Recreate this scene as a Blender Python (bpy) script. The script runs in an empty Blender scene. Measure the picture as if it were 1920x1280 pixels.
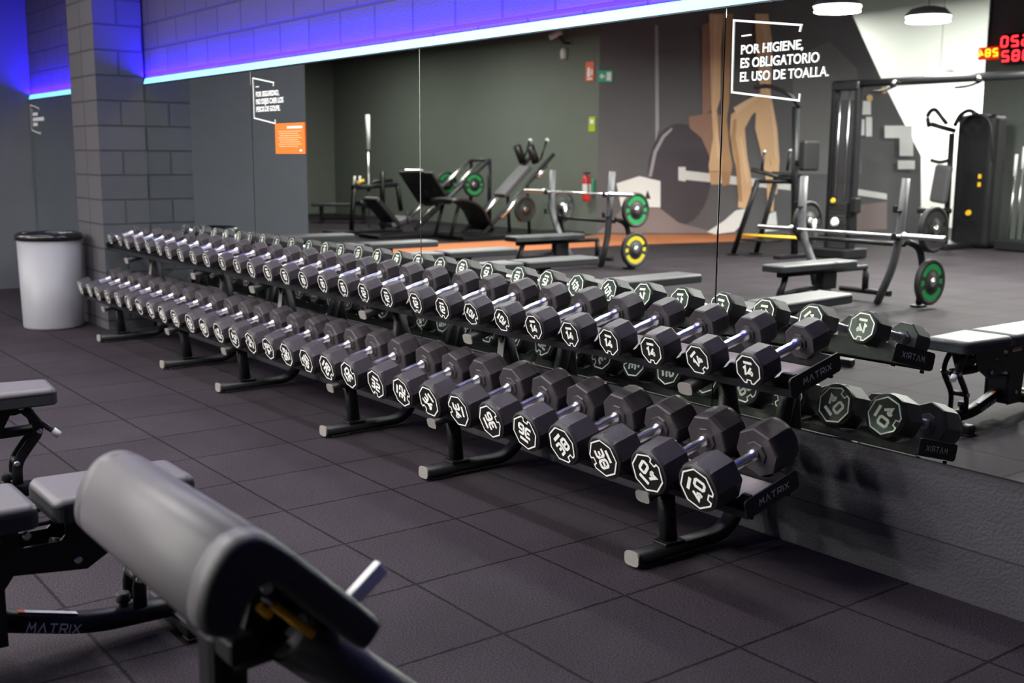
import bpy, bmesh, math, random
from mathutils import Vector, Matrix
rnd = random.Random(7)
S = bpy.context.scene
COL = S.collection
PI = math.pi

# ------------------------------------------------------------------ camera
F_PX, CAM = 2100.83, Vector((1.4944, -3.3124, 1.4477))
YAW, PITCH, ROLL = 0.9189, -0.1640, 0.0059
fw = Vector((-math.sin(YAW) * math.cos(PITCH), math.cos(YAW) * math.cos(PITCH), math.sin(PITCH)))
rt = Vector((math.cos(YAW), math.sin(YAW), 0))
up = rt.cross(fw)
rt, up = math.cos(ROLL) * rt + math.sin(ROLL) * up, -math.sin(ROLL) * rt + math.cos(ROLL) * up
cd = bpy.data.cameras.new('camera')
cam = bpy.data.objects.new('camera', cd)
COL.objects.link(cam)
cam.matrix_world = Matrix(((rt.x, up.x, -fw.x, CAM.x), (rt.y, up.y, -fw.y, CAM.y), (rt.z, up.z, -fw.z, CAM.z), (0, 0, 0, 1)))
cd.sensor_width = 36
cd.lens = F_PX / 1920 * 36
cd.clip_start, cd.clip_end = 0.05, 200
cd.dof.use_dof = True
cd.dof.focus_distance = 4.4
cd.dof.aperture_fstop = 3.0
S.camera = cam

# ------------------------------------------------------------------ world and exposure
w = bpy.data.worlds.new('world')
S.world = w
w.use_nodes = True
w.node_tree.nodes['Background'].inputs[0].default_value = (0.8, 0.85, 1, 1)
w.node_tree.nodes['Background'].inputs[1].default_value = 0.02
S.view_settings.view_transform = 'Standard'
S.view_settings.look = 'None'
S.view_settings.gamma = 1
S.view_settings.use_curve_mapping = False
S.view_settings.exposure = 0.0
S.cycles.sample_clamp_indirect = 0.0
S.cycles.blur_glossy = 0.2
LAMP_WATT = 76
LED_WATT = 50
FILL_WATT = 46


def ray(u, v):
    return rt * ((u - 960) / F_PX) + up * (-(v - 640) / F_PX) + fw


def px(u, v, x=None, y=None, z=None):
    """world point that the photo's pixel (u, v) shows on the plane x=, y= or z="""
    r = ray(u, v)
    t = (x - CAM.x) / r.x if x is not None else (y - CAM.y) / r.y if y is not None else (z - CAM.z) / r.z
    return CAM + r * t


def rf(u, v, x=None, y=None, z=None):
    """the real point whose mirror image is at pixel (u, v); y is the real (negative) y"""
    p = px(u, v, x, -y if y is not None else None, z)
    return Vector((p.x, -p.y, p.z))


# ------------------------------------------------------------------ materials
def mat(name, col, rough=0.5, metal=0.0, spec=0.5, noise=0.0, nscale=40, bump=0.0, bscale=200, emit=None, estr=0.0, coat=0.0):
    m = bpy.data.materials.new(name)
    m.use_nodes = True
    nt = m.node_tree
    b = nt.nodes['Principled BSDF']
    b.inputs['Base Color'].default_value = (*col, 1)
    b.inputs['Roughness'].default_value = rough
    b.inputs['Metallic'].default_value = metal
    b.inputs['Specular IOR Level'].default_value = spec
    b.inputs['Coat Weight'].default_value = coat
    tc = nt.nodes.new('ShaderNodeTexCoord')
    if noise:
        n = nt.nodes.new('ShaderNodeTexNoise')
        n.inputs['Scale'].default_value = nscale
        n.inputs['Detail'].default_value = 4
        r = nt.nodes.new('ShaderNodeMix')
        r.data_type = 'RGBA'
        r.inputs[6].default_value = (*[c * (1 - noise) for c in col], 1)
        r.inputs[7].default_value = (*[min(1, c * (1 + noise)) for c in col], 1)
        nt.links.new(tc.outputs['Object'], n.inputs['Vector'])
        nt.links.new(n.outputs['Fac'], r.inputs[0])
        nt.links.new(r.outputs[2], b.inputs['Base Color'])
    if bump:
        n2 = nt.nodes.new('ShaderNodeTexNoise')
        n2.inputs['Scale'].default_value = bscale
        n2.inputs['Detail'].default_value = 3
        bp = nt.nodes.new('ShaderNodeBump')
        bp.inputs['Strength'].default_value = bump
        bp.inputs['Distance'].default_value = 0.004
        nt.links.new(tc.outputs['Object'], n2.inputs['Vector'])
        nt.links.new(n2.outputs['Fac'], bp.inputs['Height'])
        nt.links.new(bp.outputs['Normal'], b.inputs['Normal'])
    if emit:
        b.inputs['Emission Color'].default_value = (*emit, 1)
        b.inputs['Emission Strength'].default_value = estr
    return m


def floor_mat():
    m = mat('rubber_floor', (0.042, 0.038, 0.044), 0.78, spec=0.16)
    nt = m.node_tree
    b = nt.nodes['Principled BSDF']
    N = nt.nodes.new
    L = nt.links.new
    g = N('ShaderNodeNewGeometry')
    sx = N('ShaderNodeSeparateXYZ')
    L(g.outputs['Position'], sx.inputs[0])

    def M(op, a, bb=None):
        n = N('ShaderNodeMath')
        n.operation = op
        for i, v in enumerate((a, bb)):
            if v is None:
                continue
            if isinstance(v, (int, float)):
                n.inputs[i].default_value = v
            else:
                L(v, n.inputs[i])
        return n.outputs[0]

    wob = N('ShaderNodeTexNoise')
    wob.inputs['Scale'].default_value = 60
    L(g.outputs['Position'], wob.inputs['Vector'])
    wo = M('MULTIPLY', M('SUBTRACT', wob.outputs['Fac'], 0.5), 0.012)

    def dist(o, off, per):
        f = M('FRACT', M('DIVIDE', M('ADD', M('SUBTRACT', o, off), 50 * per), per))
        return M('MULTIPLY', M('SUBTRACT', 0.5, M('ABSOLUTE', M('SUBTRACT', f, 0.5))), per)
    dx = dist(sx.outputs[0], -1.1016, 0.5)
    dy = dist(sx.outputs[1], -0.3388, 0.509)
    d = M('ADD', M('MINIMUM', dx, dy), wo)
    mr = N('ShaderNodeMapRange')
    mr.inputs['From Min'].default_value = 0.003
    mr.inputs['From Max'].default_value = 0.0075
    mr.inputs['To Min'].default_value = 0.14
    mr.inputs['To Max'].default_value = 1
    L(d, mr.inputs['Value'])
    # rubber granules
    vo = N('ShaderNodeTexNoise')
    vo.inputs['Scale'].default_value = 170
    vo.inputs['Detail'].default_value = 3
    L(g.outputs['Position'], vo.inputs['Vector'])
    cr = N('ShaderNodeValToRGB')
    e = cr.color_ramp.elements
    e[0].position, e[0].color = 0.32, (0.006, 0.0045, 0.0062, 1)
    e[1].position, e[1].color = 0.66, (0.046, 0.036, 0.045, 1)
    L(vo.outputs['Fac'], cr.inputs[0])
    big = N('ShaderNodeTexNoise')
    big.inputs['Scale'].default_value = 1.7
    L(g.outputs['Position'], big.inputs['Vector'])
    mb = N('ShaderNodeMapRange')
    mb.inputs['From Min'].default_value = 0.3
    mb.inputs['From Max'].default_value = 0.7
    mb.inputs['To Min'].default_value = 0.85
    mb.inputs['To Max'].default_value = 1.15
    L(big.outputs['Fac'], mb.inputs['Value'])
    # a different shade per tile
    fx = M('FLOOR', M('DIVIDE', M('SUBTRACT', sx.outputs[0], -1.1016), 0.5))
    fy = M('FLOOR', M('DIVIDE', M('SUBTRACT', sx.outputs[1], -0.3388), 0.509))
    cx = N('ShaderNodeCombineXYZ')
    L(fx, cx.inputs[0])
    L(fy, cx.inputs[1])
    wn = N('ShaderNodeTexWhiteNoise')
    wn.noise_dimensions = '2D'
    L(cx.outputs[0], wn.inputs['Vector'])
    tile = M('ADD', M('MULTIPLY', wn.outputs['Value'], 0.14), 0.93)
    k = M('MULTIPLY', M('MULTIPLY', mr.outputs[0], mb.outputs[0]), tile)
    mul = N('ShaderNodeVectorMath')
    mul.operation = 'SCALE'
    L(cr.outputs[0], mul.inputs[0])
    L(k, mul.inputs['Scale'])
    L(mul.outputs[0], b.inputs['Base Color'])
    bp = N('ShaderNodeBump')
    bp.inputs['Strength'].default_value = 0.5
    bp.inputs['Distance'].default_value = 0.003
    hh = M('ADD', M('MULTIPLY', vo.outputs['Fac'], 0.5), mr.outputs[0])
    L(hh, bp.inputs['Height'])
    L(bp.outputs['Normal'], b.inputs['Normal'])
    return m


def block_mat(name, col, axis, z0, bw=0.4, bh=0.2, x0=0.0, offset=0.5, mortar=0.010):
    """painted breeze block: axis 'x' maps (x, z), 'y' maps (y, z)"""
    m = mat(name, col, 0.8, spec=0.3)
    nt = m.node_tree
    b = nt.nodes['Principled BSDF']
    N = nt.nodes.new
    L = nt.links.new
    g = N('ShaderNodeNewGeometry')
    sx = N('ShaderNodeSeparateXYZ')
    L(g.outputs['Position'], sx.inputs[0])
    cx = N('ShaderNodeCombineXYZ')
    for i, (src, o) in enumerate(((0 if axis == 'x' else 1, x0), (2, z0))):
        a = N('ShaderNodeMath')
        a.operation = 'SUBTRACT'
        L(sx.outputs[src], a.inputs[0])
        a.inputs[1].default_value = o - 40 * (bw if i == 0 else bh)
        L(a.outputs[0], cx.inputs[i])
    br = N('ShaderNodeTexBrick')
    br.offset = offset
    br.inputs['Scale'].default_value = 1
    br.inputs['Mortar Size'].default_value = mortar
    br.inputs['Mortar Smooth'].default_value = 0.4
    br.inputs['Brick Width'].default_value = bw
    br.inputs['Row Height'].default_value = bh
    br.inputs['Color1'].default_value = (*col, 1)
    br.inputs['Color2'].default_value = (*[c * 0.86 for c in col], 1)
    br.inputs['Mortar'].default_value = (*[c * 0.55 for c in col], 1)
    L(cx.outputs[0], br.inputs['Vector'])
    n = N('ShaderNodeTexNoise')
    n.inputs['Scale'].default_value = 90
    n.inputs['Detail'].default_value = 5
    L(g.outputs['Position'], n.inputs['Vector'])
    L(br.outputs['Color'], b.inputs['Base Color'])
    s = N('ShaderNodeMath')
    s.operation = 'MULTIPLY_ADD'
    L(br.outputs['Fac'], s.inputs[0])
    s.inputs[1].default_value = -1.0
    L(n.outputs['Fac'], s.inputs[2])
    bp = N('ShaderNodeBump')
    bp.inputs['Strength'].default_value = 0.7
    bp.inputs['Distance'].default_value = 0.008
    L(s.outputs[0], bp.inputs['Height'])
    L(bp.outputs['Normal'], b.inputs['Normal'])
    return m


M = {
    'floor': floor_mat(),
    'paint_grey': mat('dark_grey_paint', (0.077, 0.082, 0.097), 0.75, noise=0.08, nscale=3, bump=0.15, bscale=120),
    'paint_low': mat('rough_dark_plaster', (0.036, 0.036, 0.044), 0.7, noise=0.2, nscale=6, bump=0.6, bscale=90),
    'paint_green': mat('olive_grey_paint', (0.145, 0.163, 0.140), 0.8, noise=0.06, nscale=2),
    'white_wall': mat('white_paint', (0.85, 0.87, 0.82), 0.8, noise=0.03, nscale=2),
    'ceiling': mat('dark_ceiling', (0.20, 0.215, 0.195), 0.9, noise=0.15, nscale=2),
    'pillar_far': mat('grey_pillar_paint', (0.10, 0.11, 0.105), 0.8, noise=0.06, nscale=3),
    'block_wall': block_mat('grey_block_wall', (0.062, 0.057, 0.064), 'x', 0.09, x0=-7.162),
    'block_low': block_mat('dark_block_wall', (0.070, 0.068, 0.080), 'x', 0.178, bw=30.0, bh=0.6, x0=-0.1, mortar=0.004),
    'block_front': block_mat('grey_block_pillar_front', (0.084, 0.080, 0.089), 'x', 0.07, bw=0.345, bh=0.2, x0=-8.556, offset=0.0),
    'block_side': block_mat('grey_block_pillar_side', (0.070, 0.075, 0.088), 'y', 0.07, bw=0.4, bh=0.2, x0=0.0),
    'mirror': mat('mirror_glass', (0.83, 0.885, 0.835), 0.0, 1.0, noise=0.01, nscale=1),
    'mirror_edge': mat('mirror_edge', (0.012, 0.014, 0.016), 0.15),
    'vinyl': mat('white_vinyl', (0.93, 0.93, 0.93), 0.6, noise=0.02),
    'orange': mat('orange_print', (1.0, 0.19, 0.015), 0.5, noise=0.04, emit=(1, .2, .02), estr=0.0),
    'pale_print': mat('pale_orange_print', (0.95, 0.48, 0.22), 0.5, noise=0.03),
    'turf': mat('orange_track_turf', (0.52, 0.17, 0.06), 0.9, noise=0.25, nscale=60, bump=0.4),
    'urethane': mat('black_urethane', (0.041, 0.035, 0.040), 0.44, spec=0.38, noise=0.12, nscale=30, bump=0.12, bscale=260),
    'urethane_face': mat('black_face_cap', (0.008, 0.009, 0.009), 0.35, noise=0.2, nscale=40),
    'decal': mat('white_number_print', (0.95, 0.94, 0.90), 0.55, noise=0.05, nscale=60),
    'chrome': mat('chrome', (0.92, 0.92, 0.94), 0.28, 1.0, noise=0.03, nscale=60),
    'steel': mat('brushed_steel', (0.62, 0.62, 0.62), 0.28, 1.0, noise=0.08, nscale=80),
    'black_metal': mat('black_powder_coat', (0.010, 0.010, 0.012), 0.42, spec=0.3, noise=0.15, nscale=50, bump=0.08, bscale=400),
    'charcoal_metal': mat('charcoal_powder_coat', (0.035, 0.034, 0.040), 0.45, spec=0.4, noise=0.1, nscale=50, bump=0.08, bscale=400),
    'grey_metal': mat('grey_powder_coat', (0.11, 0.107, 0.115), 0.5, noise=0.08, nscale=40),
    'tray': mat('dark_tray_sheet', (0.30, 0.275, 0.29), 0.35, spec=0.6, noise=0.08, nscale=20),
    'cap': mat('grey_plastic_cap', (0.24, 0.225, 0.21), 0.55, noise=0.08, nscale=60, bump=0.2, bscale=300),
    'logo': mat('pale_grey_lettering', (0.75, 0.75, 0.77), 0.5, noise=0.05),
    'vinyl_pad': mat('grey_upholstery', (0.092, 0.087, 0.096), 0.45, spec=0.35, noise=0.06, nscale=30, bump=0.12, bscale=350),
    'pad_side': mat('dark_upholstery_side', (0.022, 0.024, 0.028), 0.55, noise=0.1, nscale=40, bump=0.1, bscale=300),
    'pad_black': mat('black_upholstery', (0.012, 0.012, 0.013), 0.4, noise=0.1, nscale=40),
    'bin': mat('light_grey_bin', (0.245, 0.245, 0.265), 0.45, noise=0.03, nscale=8),
    'bin_lid': mat('black_bin_rim', (0.010, 0.010, 0.011), 0.22, noise=0.1, nscale=20),
    'bin_bag': mat('blue_black_liner', (0.008, 0.010, 0.06), 0.4, noise=0.2, nscale=20),
    'dark_cap': mat('dark_grey_cap', (0.075, 0.085, 0.088), 0.6, noise=0.08, nscale=60),
    'white_plastic': mat('white_plastic', (0.82, 0.82, 0.82), 0.4, noise=0.02),
    'yellow': mat('yellow_plastic', (0.95, 0.55, 0.02), 0.4, noise=0.05),
    'orange_label': mat('orange_label', (0.75, 0.13, 0.02), 0.5, noise=0.05),
    'paper': mat('white_sticker', (0.72, 0.72, 0.74), 0.5, noise=0.05, nscale=90),
    'green_plate': mat('green_lettering', (0.01, 0.30, 0.07), 0.5, noise=0.1, nscale=30),
    'yellow_plate': mat('yellow_lettering', (0.62, 0.50, 0.02), 0.5, noise=0.1, nscale=30),
    'grey_plate': mat('grey_plate_ring', (0.05, 0.05, 0.055), 0.5, noise=0.1, nscale=30),
    'rubber': mat('black_rubber', (0.018, 0.018, 0.018), 0.6, noise=0.15, nscale=30),
    'red': mat('red_enamel', (0.60, 0.03, 0.025), 0.35, noise=0.05),
    'sign_red': mat('red_sign_print', (0.80, 0.10, 0.03), 0.5, noise=0.03),
    'sign_green': mat('green_sign_print', (0.05, 0.42, 0.26), 0.5, noise=0.03),
    'sign_lime': mat('lime_sign_print', (0.42, 0.52, 0.03), 0.5, noise=0.03),
    'blue': mat('blue_plastic', (0.02, 0.08, 0.40), 0.5, noise=0.05),
    'led_red': mat('red_led_digits', (0.2, 0.0, 0.0), 0.4, noise=0.02, emit=(1.0, 0.02, 0.03), estr=5),
    'led_amber': mat('amber_led_digits', (0.3, 0.1, 0.0), 0.4, noise=0.02, emit=(1.0, 0.30, 0.01), estr=6),
    'led_face': mat('red_led_face', (0.15, 0.0, 0.0), 0.3, noise=0.02, emit=(1.0, 0.02, 0.0), estr=0.8),
    'glow_band': mat('led_glow_band', (0.3, 0.6, 0.9), 0.4, noise=0.01, emit=(0.20, 0.83, 1.0), estr=1.05),
    'alu': mat('dark_led_profile', (0.02, 0.02, 0.03), 0.5, noise=0.05),
    'lamp_lens': mat('lamp_diffuser', (0.9, 0.9, 0.9), 0.5, noise=0.01, emit=(1.0, 0.98, 0.94), estr=7),
    'lamp_body': mat('grey_lamp_housing', (0.25, 0.25, 0.25), 0.5, noise=0.05),
}


# ------------------------------------------------------------------ mesh building
class MB:
    """collects shapes and links them as one mesh object"""

    def __init__(s):
        s.bm = bmesh.new()
        s.mi = 0

    def _add(s, verts, faces, mi=None, smooth=False):
        vs = [s.bm.verts.new(v) for v in verts]
        for f in faces:
            try:
                fc = s.bm.faces.new([vs[i] for i in f])
                fc.material_index = s.mi if mi is None else mi
                fc.smooth = smooth
            except ValueError:
                pass
        return vs

    def box(s, c, size, rot=None, bevel=0.0, seg=2, mi=None):
        b = bmesh.new()
        bmesh.ops.create_cube(b, size=1)
        bmesh.ops.scale(b, vec=Vector(size), verts=b.verts)
        if bevel:
            bmesh.ops.bevel(b, geom=list(b.edges), offset=bevel, segments=seg, profile=0.5, affect='EDGES')
        if rot is not None:
            bmesh.ops.rotate(b, cent=(0, 0, 0), matrix=rot, verts=b.verts)
        bmesh.ops.translate(b, vec=Vector(c), verts=b.verts)
        b.verts.index_update()
        s._add([v.co.copy() for v in b.verts], [[v.index for v in f.verts] for f in b.faces], mi, False)
        b.free()
        return s

    def rings(s, rings, closed_ends=True, mi=None, smooth=False, loop=False):
        n = len(rings[0])
        verts = [v for r in rings for v in r]
        faces = []
        R = len(rings)
        for i in range(R - 1 if not loop else R):
            a, b = i * n, ((i + 1) % R) * n
            for j in range(n):
                k = (j + 1) % n
                faces.append((a + j, a + k, b + k, b + j))
        vs = s._add(verts, faces, mi, smooth)
        if closed_ends and not loop:
            for r in (list(reversed(range(n))), list(range((R - 1) * n, R * n))):
                try:
                    f = s.bm.faces.new([vs[i] for i in r])
                    f.material_index = s.mi if mi is None else mi
                except ValueError:
                    pass
        return s

    def tube(s, pts, r, n=12, fillet=0.0, ry=None, upv=(0, 0, 1), mi=None, power=2.0):
        """sweep an oval (r sideways, ry along upv) along a polyline, corners rounded by fillet"""
        P = [Vector(p) for p in pts]
        if fillet:
            Q = [P[0]]
            for i in range(1, len(P) - 1):
                a, b = (P[i - 1] - P[i]), (P[i + 1] - P[i])
                f = min(fillet, a.length * 0.49, b.length * 0.49)
                p0, p2 = P[i] + a.normalized() * f, P[i] + b.normalized() * f
                for k in range(7):
                    t = k / 6
                    Q.append(p0 * (1 - t) ** 2 + P[i] * 2 * t * (1 - t) + p2 * t * t)
            Q.append(P[-1])
            P = Q
        ry = r if ry is None else ry
        rings = []
        U = Vector(upv)
        for i, p in enumerate(P):
            d = ((P[i + 1] - P[i]).normalized() if i < len(P) - 1 else Vector()) + ((P[i] - P[i - 1]).normalized() if i else Vector())
            d.normalize()
            side = d.cross(U)
            if side.length < 0.05:
                side = d.cross(Vector((1, 0, 0.01)))
            side.normalize()
            v = side.cross(d).normalized()
            ring = []
            for k in range(n):
                a = 2 * PI * (k + 0.5) / n
                c, q = math.cos(a), math.sin(a)
                e = 2 / power
                ring.append(p + side * r * math.copysign(abs(c) ** e, c) + v * ry * math.copysign(abs(q) ** e, q))
            rings.append(ring)
        return s.rings(rings, mi=mi, smooth=True)

    def lathe(s, prof, origin=(0, 0, 0), axis=(0, 0, 1), n=24, mi=None, smooth=True, ends=True):
        """prof: (radius, height) pairs along axis"""
        A = Vector(axis).normalized()
        X = A.orthogonal().normalized()
        Y = A.cross(X)
        O = Vector(origin)
        rings = [[O + A * h + (X * math.cos(2 * PI * k / n) + Y * math.sin(2 * PI * k / n)) * max(r, 1e-4) for k in range(n)] for r, h in prof]
        return s.rings(rings, closed_ends=ends, mi=mi, smooth=smooth)

    def prism(s, poly, ext, mi=None, smooth=False):
        """extrude a 3D polygon by the vector ext"""
        E = Vector(ext)
        P = [Vector(p) for p in poly]
        return s.rings([P, [p + E for p in P]], mi=mi, smooth=smooth)

    def face(s, poly, mi=None):
        s._add(poly, [list(range(len(poly)))], mi)
        return s

    def strokes(s, lines, wd, place, thick=0.0, mi=None):
        """flat stroked polylines given in 2D; place maps (x, y) to 3D"""
        for ln in lines:
            closed = len(ln) > 2 and ln[0] == ln[-1]
            P = [Vector((p[0], p[1])) for p in (ln[:-1] if closed else ln)]
            n = len(P)
            L, R = [], []
            for i in range(n):
                a = P[i - 1] if (i or closed) else None
                b = P[(i + 1) % n] if (i < n - 1 or closed) else None
                d0 = (P[i] - a).normalized() if a is not None else None
                d1 = (b - P[i]).normalized() if b is not None else None
                if d0 is None:
                    m, k = Vector((-d1.y, d1.x)), 1
                elif d1 is None:
                    m, k = Vector((-d0.y, d0.x)), 1
                else:
                    n0, n1 = Vector((-d0.y, d0.x)), Vector((-d1.y, d1.x))
                    m = n0 + n1
                    if m.length < 1e-4:
                        m, k = n0, 1
                    else:
                        m.normalize()
                        k = 1 / max(0.4, m.dot(n0))
                L.append(P[i] + m * (wd / 2 * k))
                R.append(P[i] - m * (wd / 2 * k))
            for i in range(n if closed else n - 1):
                j = (i + 1) % n
                s.face([place(*L[i]), place(*R[i]), place(*R[j]), place(*L[j])], mi)
        return s

    def build(s, name, m, parent=None, fix=True, loc=None):
        if fix:
            bmesh.ops.recalc_face_normals(s.bm, faces=s.bm.faces)
        me = bpy.data.meshes.new(name)
        s.bm.to_mesh(me)
        s.bm.free()
        for x in (m if isinstance(m, (list, tuple)) else [m]):
            me.materials.append(x)
        o = bpy.data.objects.new(name, me)
        COL.objects.link(o)
        if parent:
            o.parent = parent
        if loc is not None:
            o.location = loc
        return o


def thing(name, label, cat, loc=(0, 0, 0), rz=0.0, group=None):
    o = bpy.data.objects.new(name, None)
    o.empty_display_size = 0.1
    COL.objects.link(o)
    o.location = loc
    o.rotation_euler = (0, 0, rz)
    o['label'] = label
    o['category'] = cat
    if group:
        o['group'] = group
    return o


def tag(o, label, cat, group=None, kind=None):
    o['label'] = label
    o['category'] = cat
    if group:
        o['group'] = group
    if kind:
        o['kind'] = kind
    return o


def structure(o, label, cat):
    o['kind'] = 'structure'
    o['label'] = label
    o['category'] = cat
    return o


def kids(o, pool):
    return [c for c in pool if c.parent == o]


def copy_tree(root, loc, rz=0.0):
    pool = list(COL.objects)

    def rec(o, parent):
        c = o.copy()
        COL.objects.link(c)
        c.parent = parent
        for ch in pool:
            if ch.parent == o:
                rec(ch, c)
        return c
    r = rec(root, None)
    r.location = loc
    r.rotation_euler = (0, 0, rz)
    return r


# lettering in strokes (unit height)
def chamf(x0, y0, x1, y1, c=0.14):
    return [(x0 + c, y0), (x1 - c, y0), (x1, y0 + c), (x1, y1 - c), (x1 - c, y1), (x0 + c, y1), (x0, y1 - c), (x0, y0 + c), (x0 + c, y0)]


DIG = {
    '0': [chamf(0, 0, .68, 1)],
    '1': [[(0, .78), (.28, 1), (.28, 0)]],
    '2': [[(0, 1), (.56, 1), (.68, .88), (.68, .6), (.56, .5), (.12, .5), (0, .4), (0, 0), (.68, 0)]],
    '3': [[(0, 1), (.56, 1), (.68, .88), (.68, .12), (.56, 0), (0, 0)], [(.14, .5), (.66, .5)]],
    '4': [[(.46, 1), (0, .3), (.72, .3)], [(.5, .62), (.5, 0)]],
    '5': [[(.66, 1), (0, 1), (0, .55), (.56, .55), (.68, .43), (.68, .12), (.56, 0), (0, 0)]],
    '6': [[(.64, 1), (.12, 1), (0, .88), (0, .12), (.12, 0), (.56, 0), (.68, .12), (.68, .44), (.56, .54), (.06, .54)]],
    '8': [chamf(0, 0, .68, 1), [(.06, .5), (.62, .5)]],
    '9': [[(.04, 0), (.56, 0), (.68, .12), (.68, .88), (.56, 1), (.12, 1), (0, .88), (0, .56), (.12, .46), (.62, .46)]],
}
WID = {'1': .28, '4': .72}
LET = {
    'M': ([[(0, 0), (.16, 1), (.55, .38), (.94, 1), (1.1, 0)]], 1.1),
    'A': ([[(0, 0), (.5, 1), (1.0, 0)]], 1.0),
    'T': ([[(0, 1), (1.0, 1)], [(.5, 1), (.5, 0)]], 1.0),
    'R': ([[(0, 0), (0, 1), (.78, 1), (.9, .86), (.9, .58), (.78, .44), (0, .44)], [(.45, .44), (.9, 0)]], .9),
    'I': ([[(0, 0), (0, 1)]], 0.0),
    'X': ([[(0, 1), (.95, 0)], [(.95, 1), (0, 0)]], .95),
}


def word_strokes(h, gap=0.42):
    out, x = [], 0
    for c in 'MATRIX':
        ls, wd = LET[c]
        out += [[((p[0] + x) * h, p[1] * h) for p in l] for l in ls]
        x += wd + gap
    return out, (x - gap) * h


def num_strokes(t, h, gap=0.30):
    out, x = [], 0
    for c in t:
        out += [[((p[0] + x) * h, p[1] * h) for p in l] for l in DIG[c]]
        x += WID.get(c, .68) + gap
    return out, (x - gap) * h


# ================================================================== SETTING
structure(MB().box((-10.5, -12.85, -0.05), (27, 26, 0.1)).build('floor', M['floor']),
          'dark speckled rubber tile floor across the gym', 'floor')
structure(MB().box((-10.5, -12.85, 5.05), (27, 26, 0.1)).build('ceiling', M['ceiling']),
          'dark ceiling high above the gym', 'ceiling')
ZM0, ZM1 = 0.452, 2.006
wf = MB()
wf.box((-4.2, 0.095, 1.0), (14.6, 0.15, 2.04), mi=0)
wf.box((-4.2, 0.105, 3.0), (14.6, 0.17, 1.96), mi=1)
wf.box((-4.2, 0.105, 4.5), (14.6, 0.17, 1.04), mi=1)
structure(wf.build('wall_front', [M['block_low'], M['block_wall']]), 'painted block wall carrying the mirrors and the blue strip light', 'wall')
structure(MB().box((-11.5, -1.55, 2.5), (0.2, 3.44, 5.0)).build('wall_left', M['paint_grey']), 'smooth grey end wall behind the bin', 'wall')
pl = MB()
pl.box((-8.211, -0.194, 2.5), (0.689, 0.388, 5.0), mi=0)
for f in pl.bm.faces:
    f.normal_update()
    f.material_index = 1 if abs(f.normal.x) > 0.5 else 0
structure(pl.build('wall_pillar', [M['block_front'], M['block_side']]), 'grey breeze block pillar standing out from the mirror wall', 'wall')
# far side of the room, seen only in the mirror
G0, G1 = Vector((-14.3, -10.72, 0)), Vector((-24.4, -10.35, 0))
dG = (G1 - G0).normalized()
nG = Vector((-dG.y, dG.x, 0))
if nG.y < 0:
    nG = -nG
structure(MB().prism([G0, G1, G1 - nG * .2, G0 - nG * .2], (0, 0, 5)).build('wall_back', M['paint_green']), 'olive grey wall behind the leg machines', 'wall')
structure(MB().box((-23.9, -6.5, 2.5), (0.2, 8.2, 5)).build('wall_side', M['paint_green']), 'olive grey side wall far beyond the end wall', 'wall')
structure(MB().box((-10.5, -18.6, 2.5), (27, 0.2, 5)).build('wall_far', M['white_wall']), 'brightly lit white wall at the far end of the gym', 'wall')
structure(MB().prism([(-13.95, -4.2, 0.001), (-12.3, -4.2, 0.001), (-12.15, -9.6, 0.001), (-11.55, -12.4, 0.001), (-12.9, -13.1, 0.001), (-14.28, -10.85, 0.001), (-14.05, -10.2, 0.001)],
                    (0, 0, 0.006)).build('trim_1', M['turf']), 'orange turf lane on the floor along the mural wall', 'track')
# far pillar
structure(MB().box((-8.60, -14.95, 2.5), (0.86, 0.6, 5.0)).build('wall_pillar', M['pillar_far']), 'smooth grey pillar with red displays at the far end', 'wall')

# ------------------------------------------------------------------ mirrors
edges = [-7.868, -5.7905, -3.6674, -1.5191, 0.62, 2.76]
names_m = ['tall mirror panel beside the block pillar, with dark grey wall reflected in it',
           'tall mirror panel carrying the small white security notice, second from the pillar',
           'tall mirror panel in the middle, without a notice, third from the pillar',
           'tall mirror panel carrying the large white hygiene notice',
           'tall mirror panel running out of the right edge of the photo']


def mirror(x0, x1, label):
    m = MB()
    g = 0.0022
    m.box(((x0 + x1) / 2, 0.010, (ZM0 + ZM1) / 2), (x1 - x0 - 2 * g, 0.019, ZM1 - ZM0), mi=1)
    b = 0.0025
    X0, X1, Z0, Z1 = x0 + g, x1 - g, ZM0, ZM1
    fr = [(X0 + b, 0, Z0 + b), (X1 - b, 0, Z0 + b), (X1 - b, 0, Z1 - b), (X0 + b, 0, Z1 - b)]
    ou = [(X0, .0008, Z0), (X1, .0008, Z0), (X1, .0008, Z1), (X0, .0008, Z1)]
    m.face([(p[0], -0.0004, p[2]) for p in fr], 0)
    for i in range(4):
        j = (i + 1) % 4
        m.face([ou[i], ou[j], (fr[j][0], -0.0004, fr[j][2]), (fr[i][0], -0.0004, fr[i][2])], 0)
    return tag(m.build('wall_mirror', [M['mirror'], M['mirror_edge']], fix=False), label, 'mirror', 'mirror panels along the wall')


for i in range(5):
    mirror(edges[i], edges[i + 1], names_m[i])
mirror(-11.395, -8.558, 'mirror panel in the bay left of the block pillar, above the bin')


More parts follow.
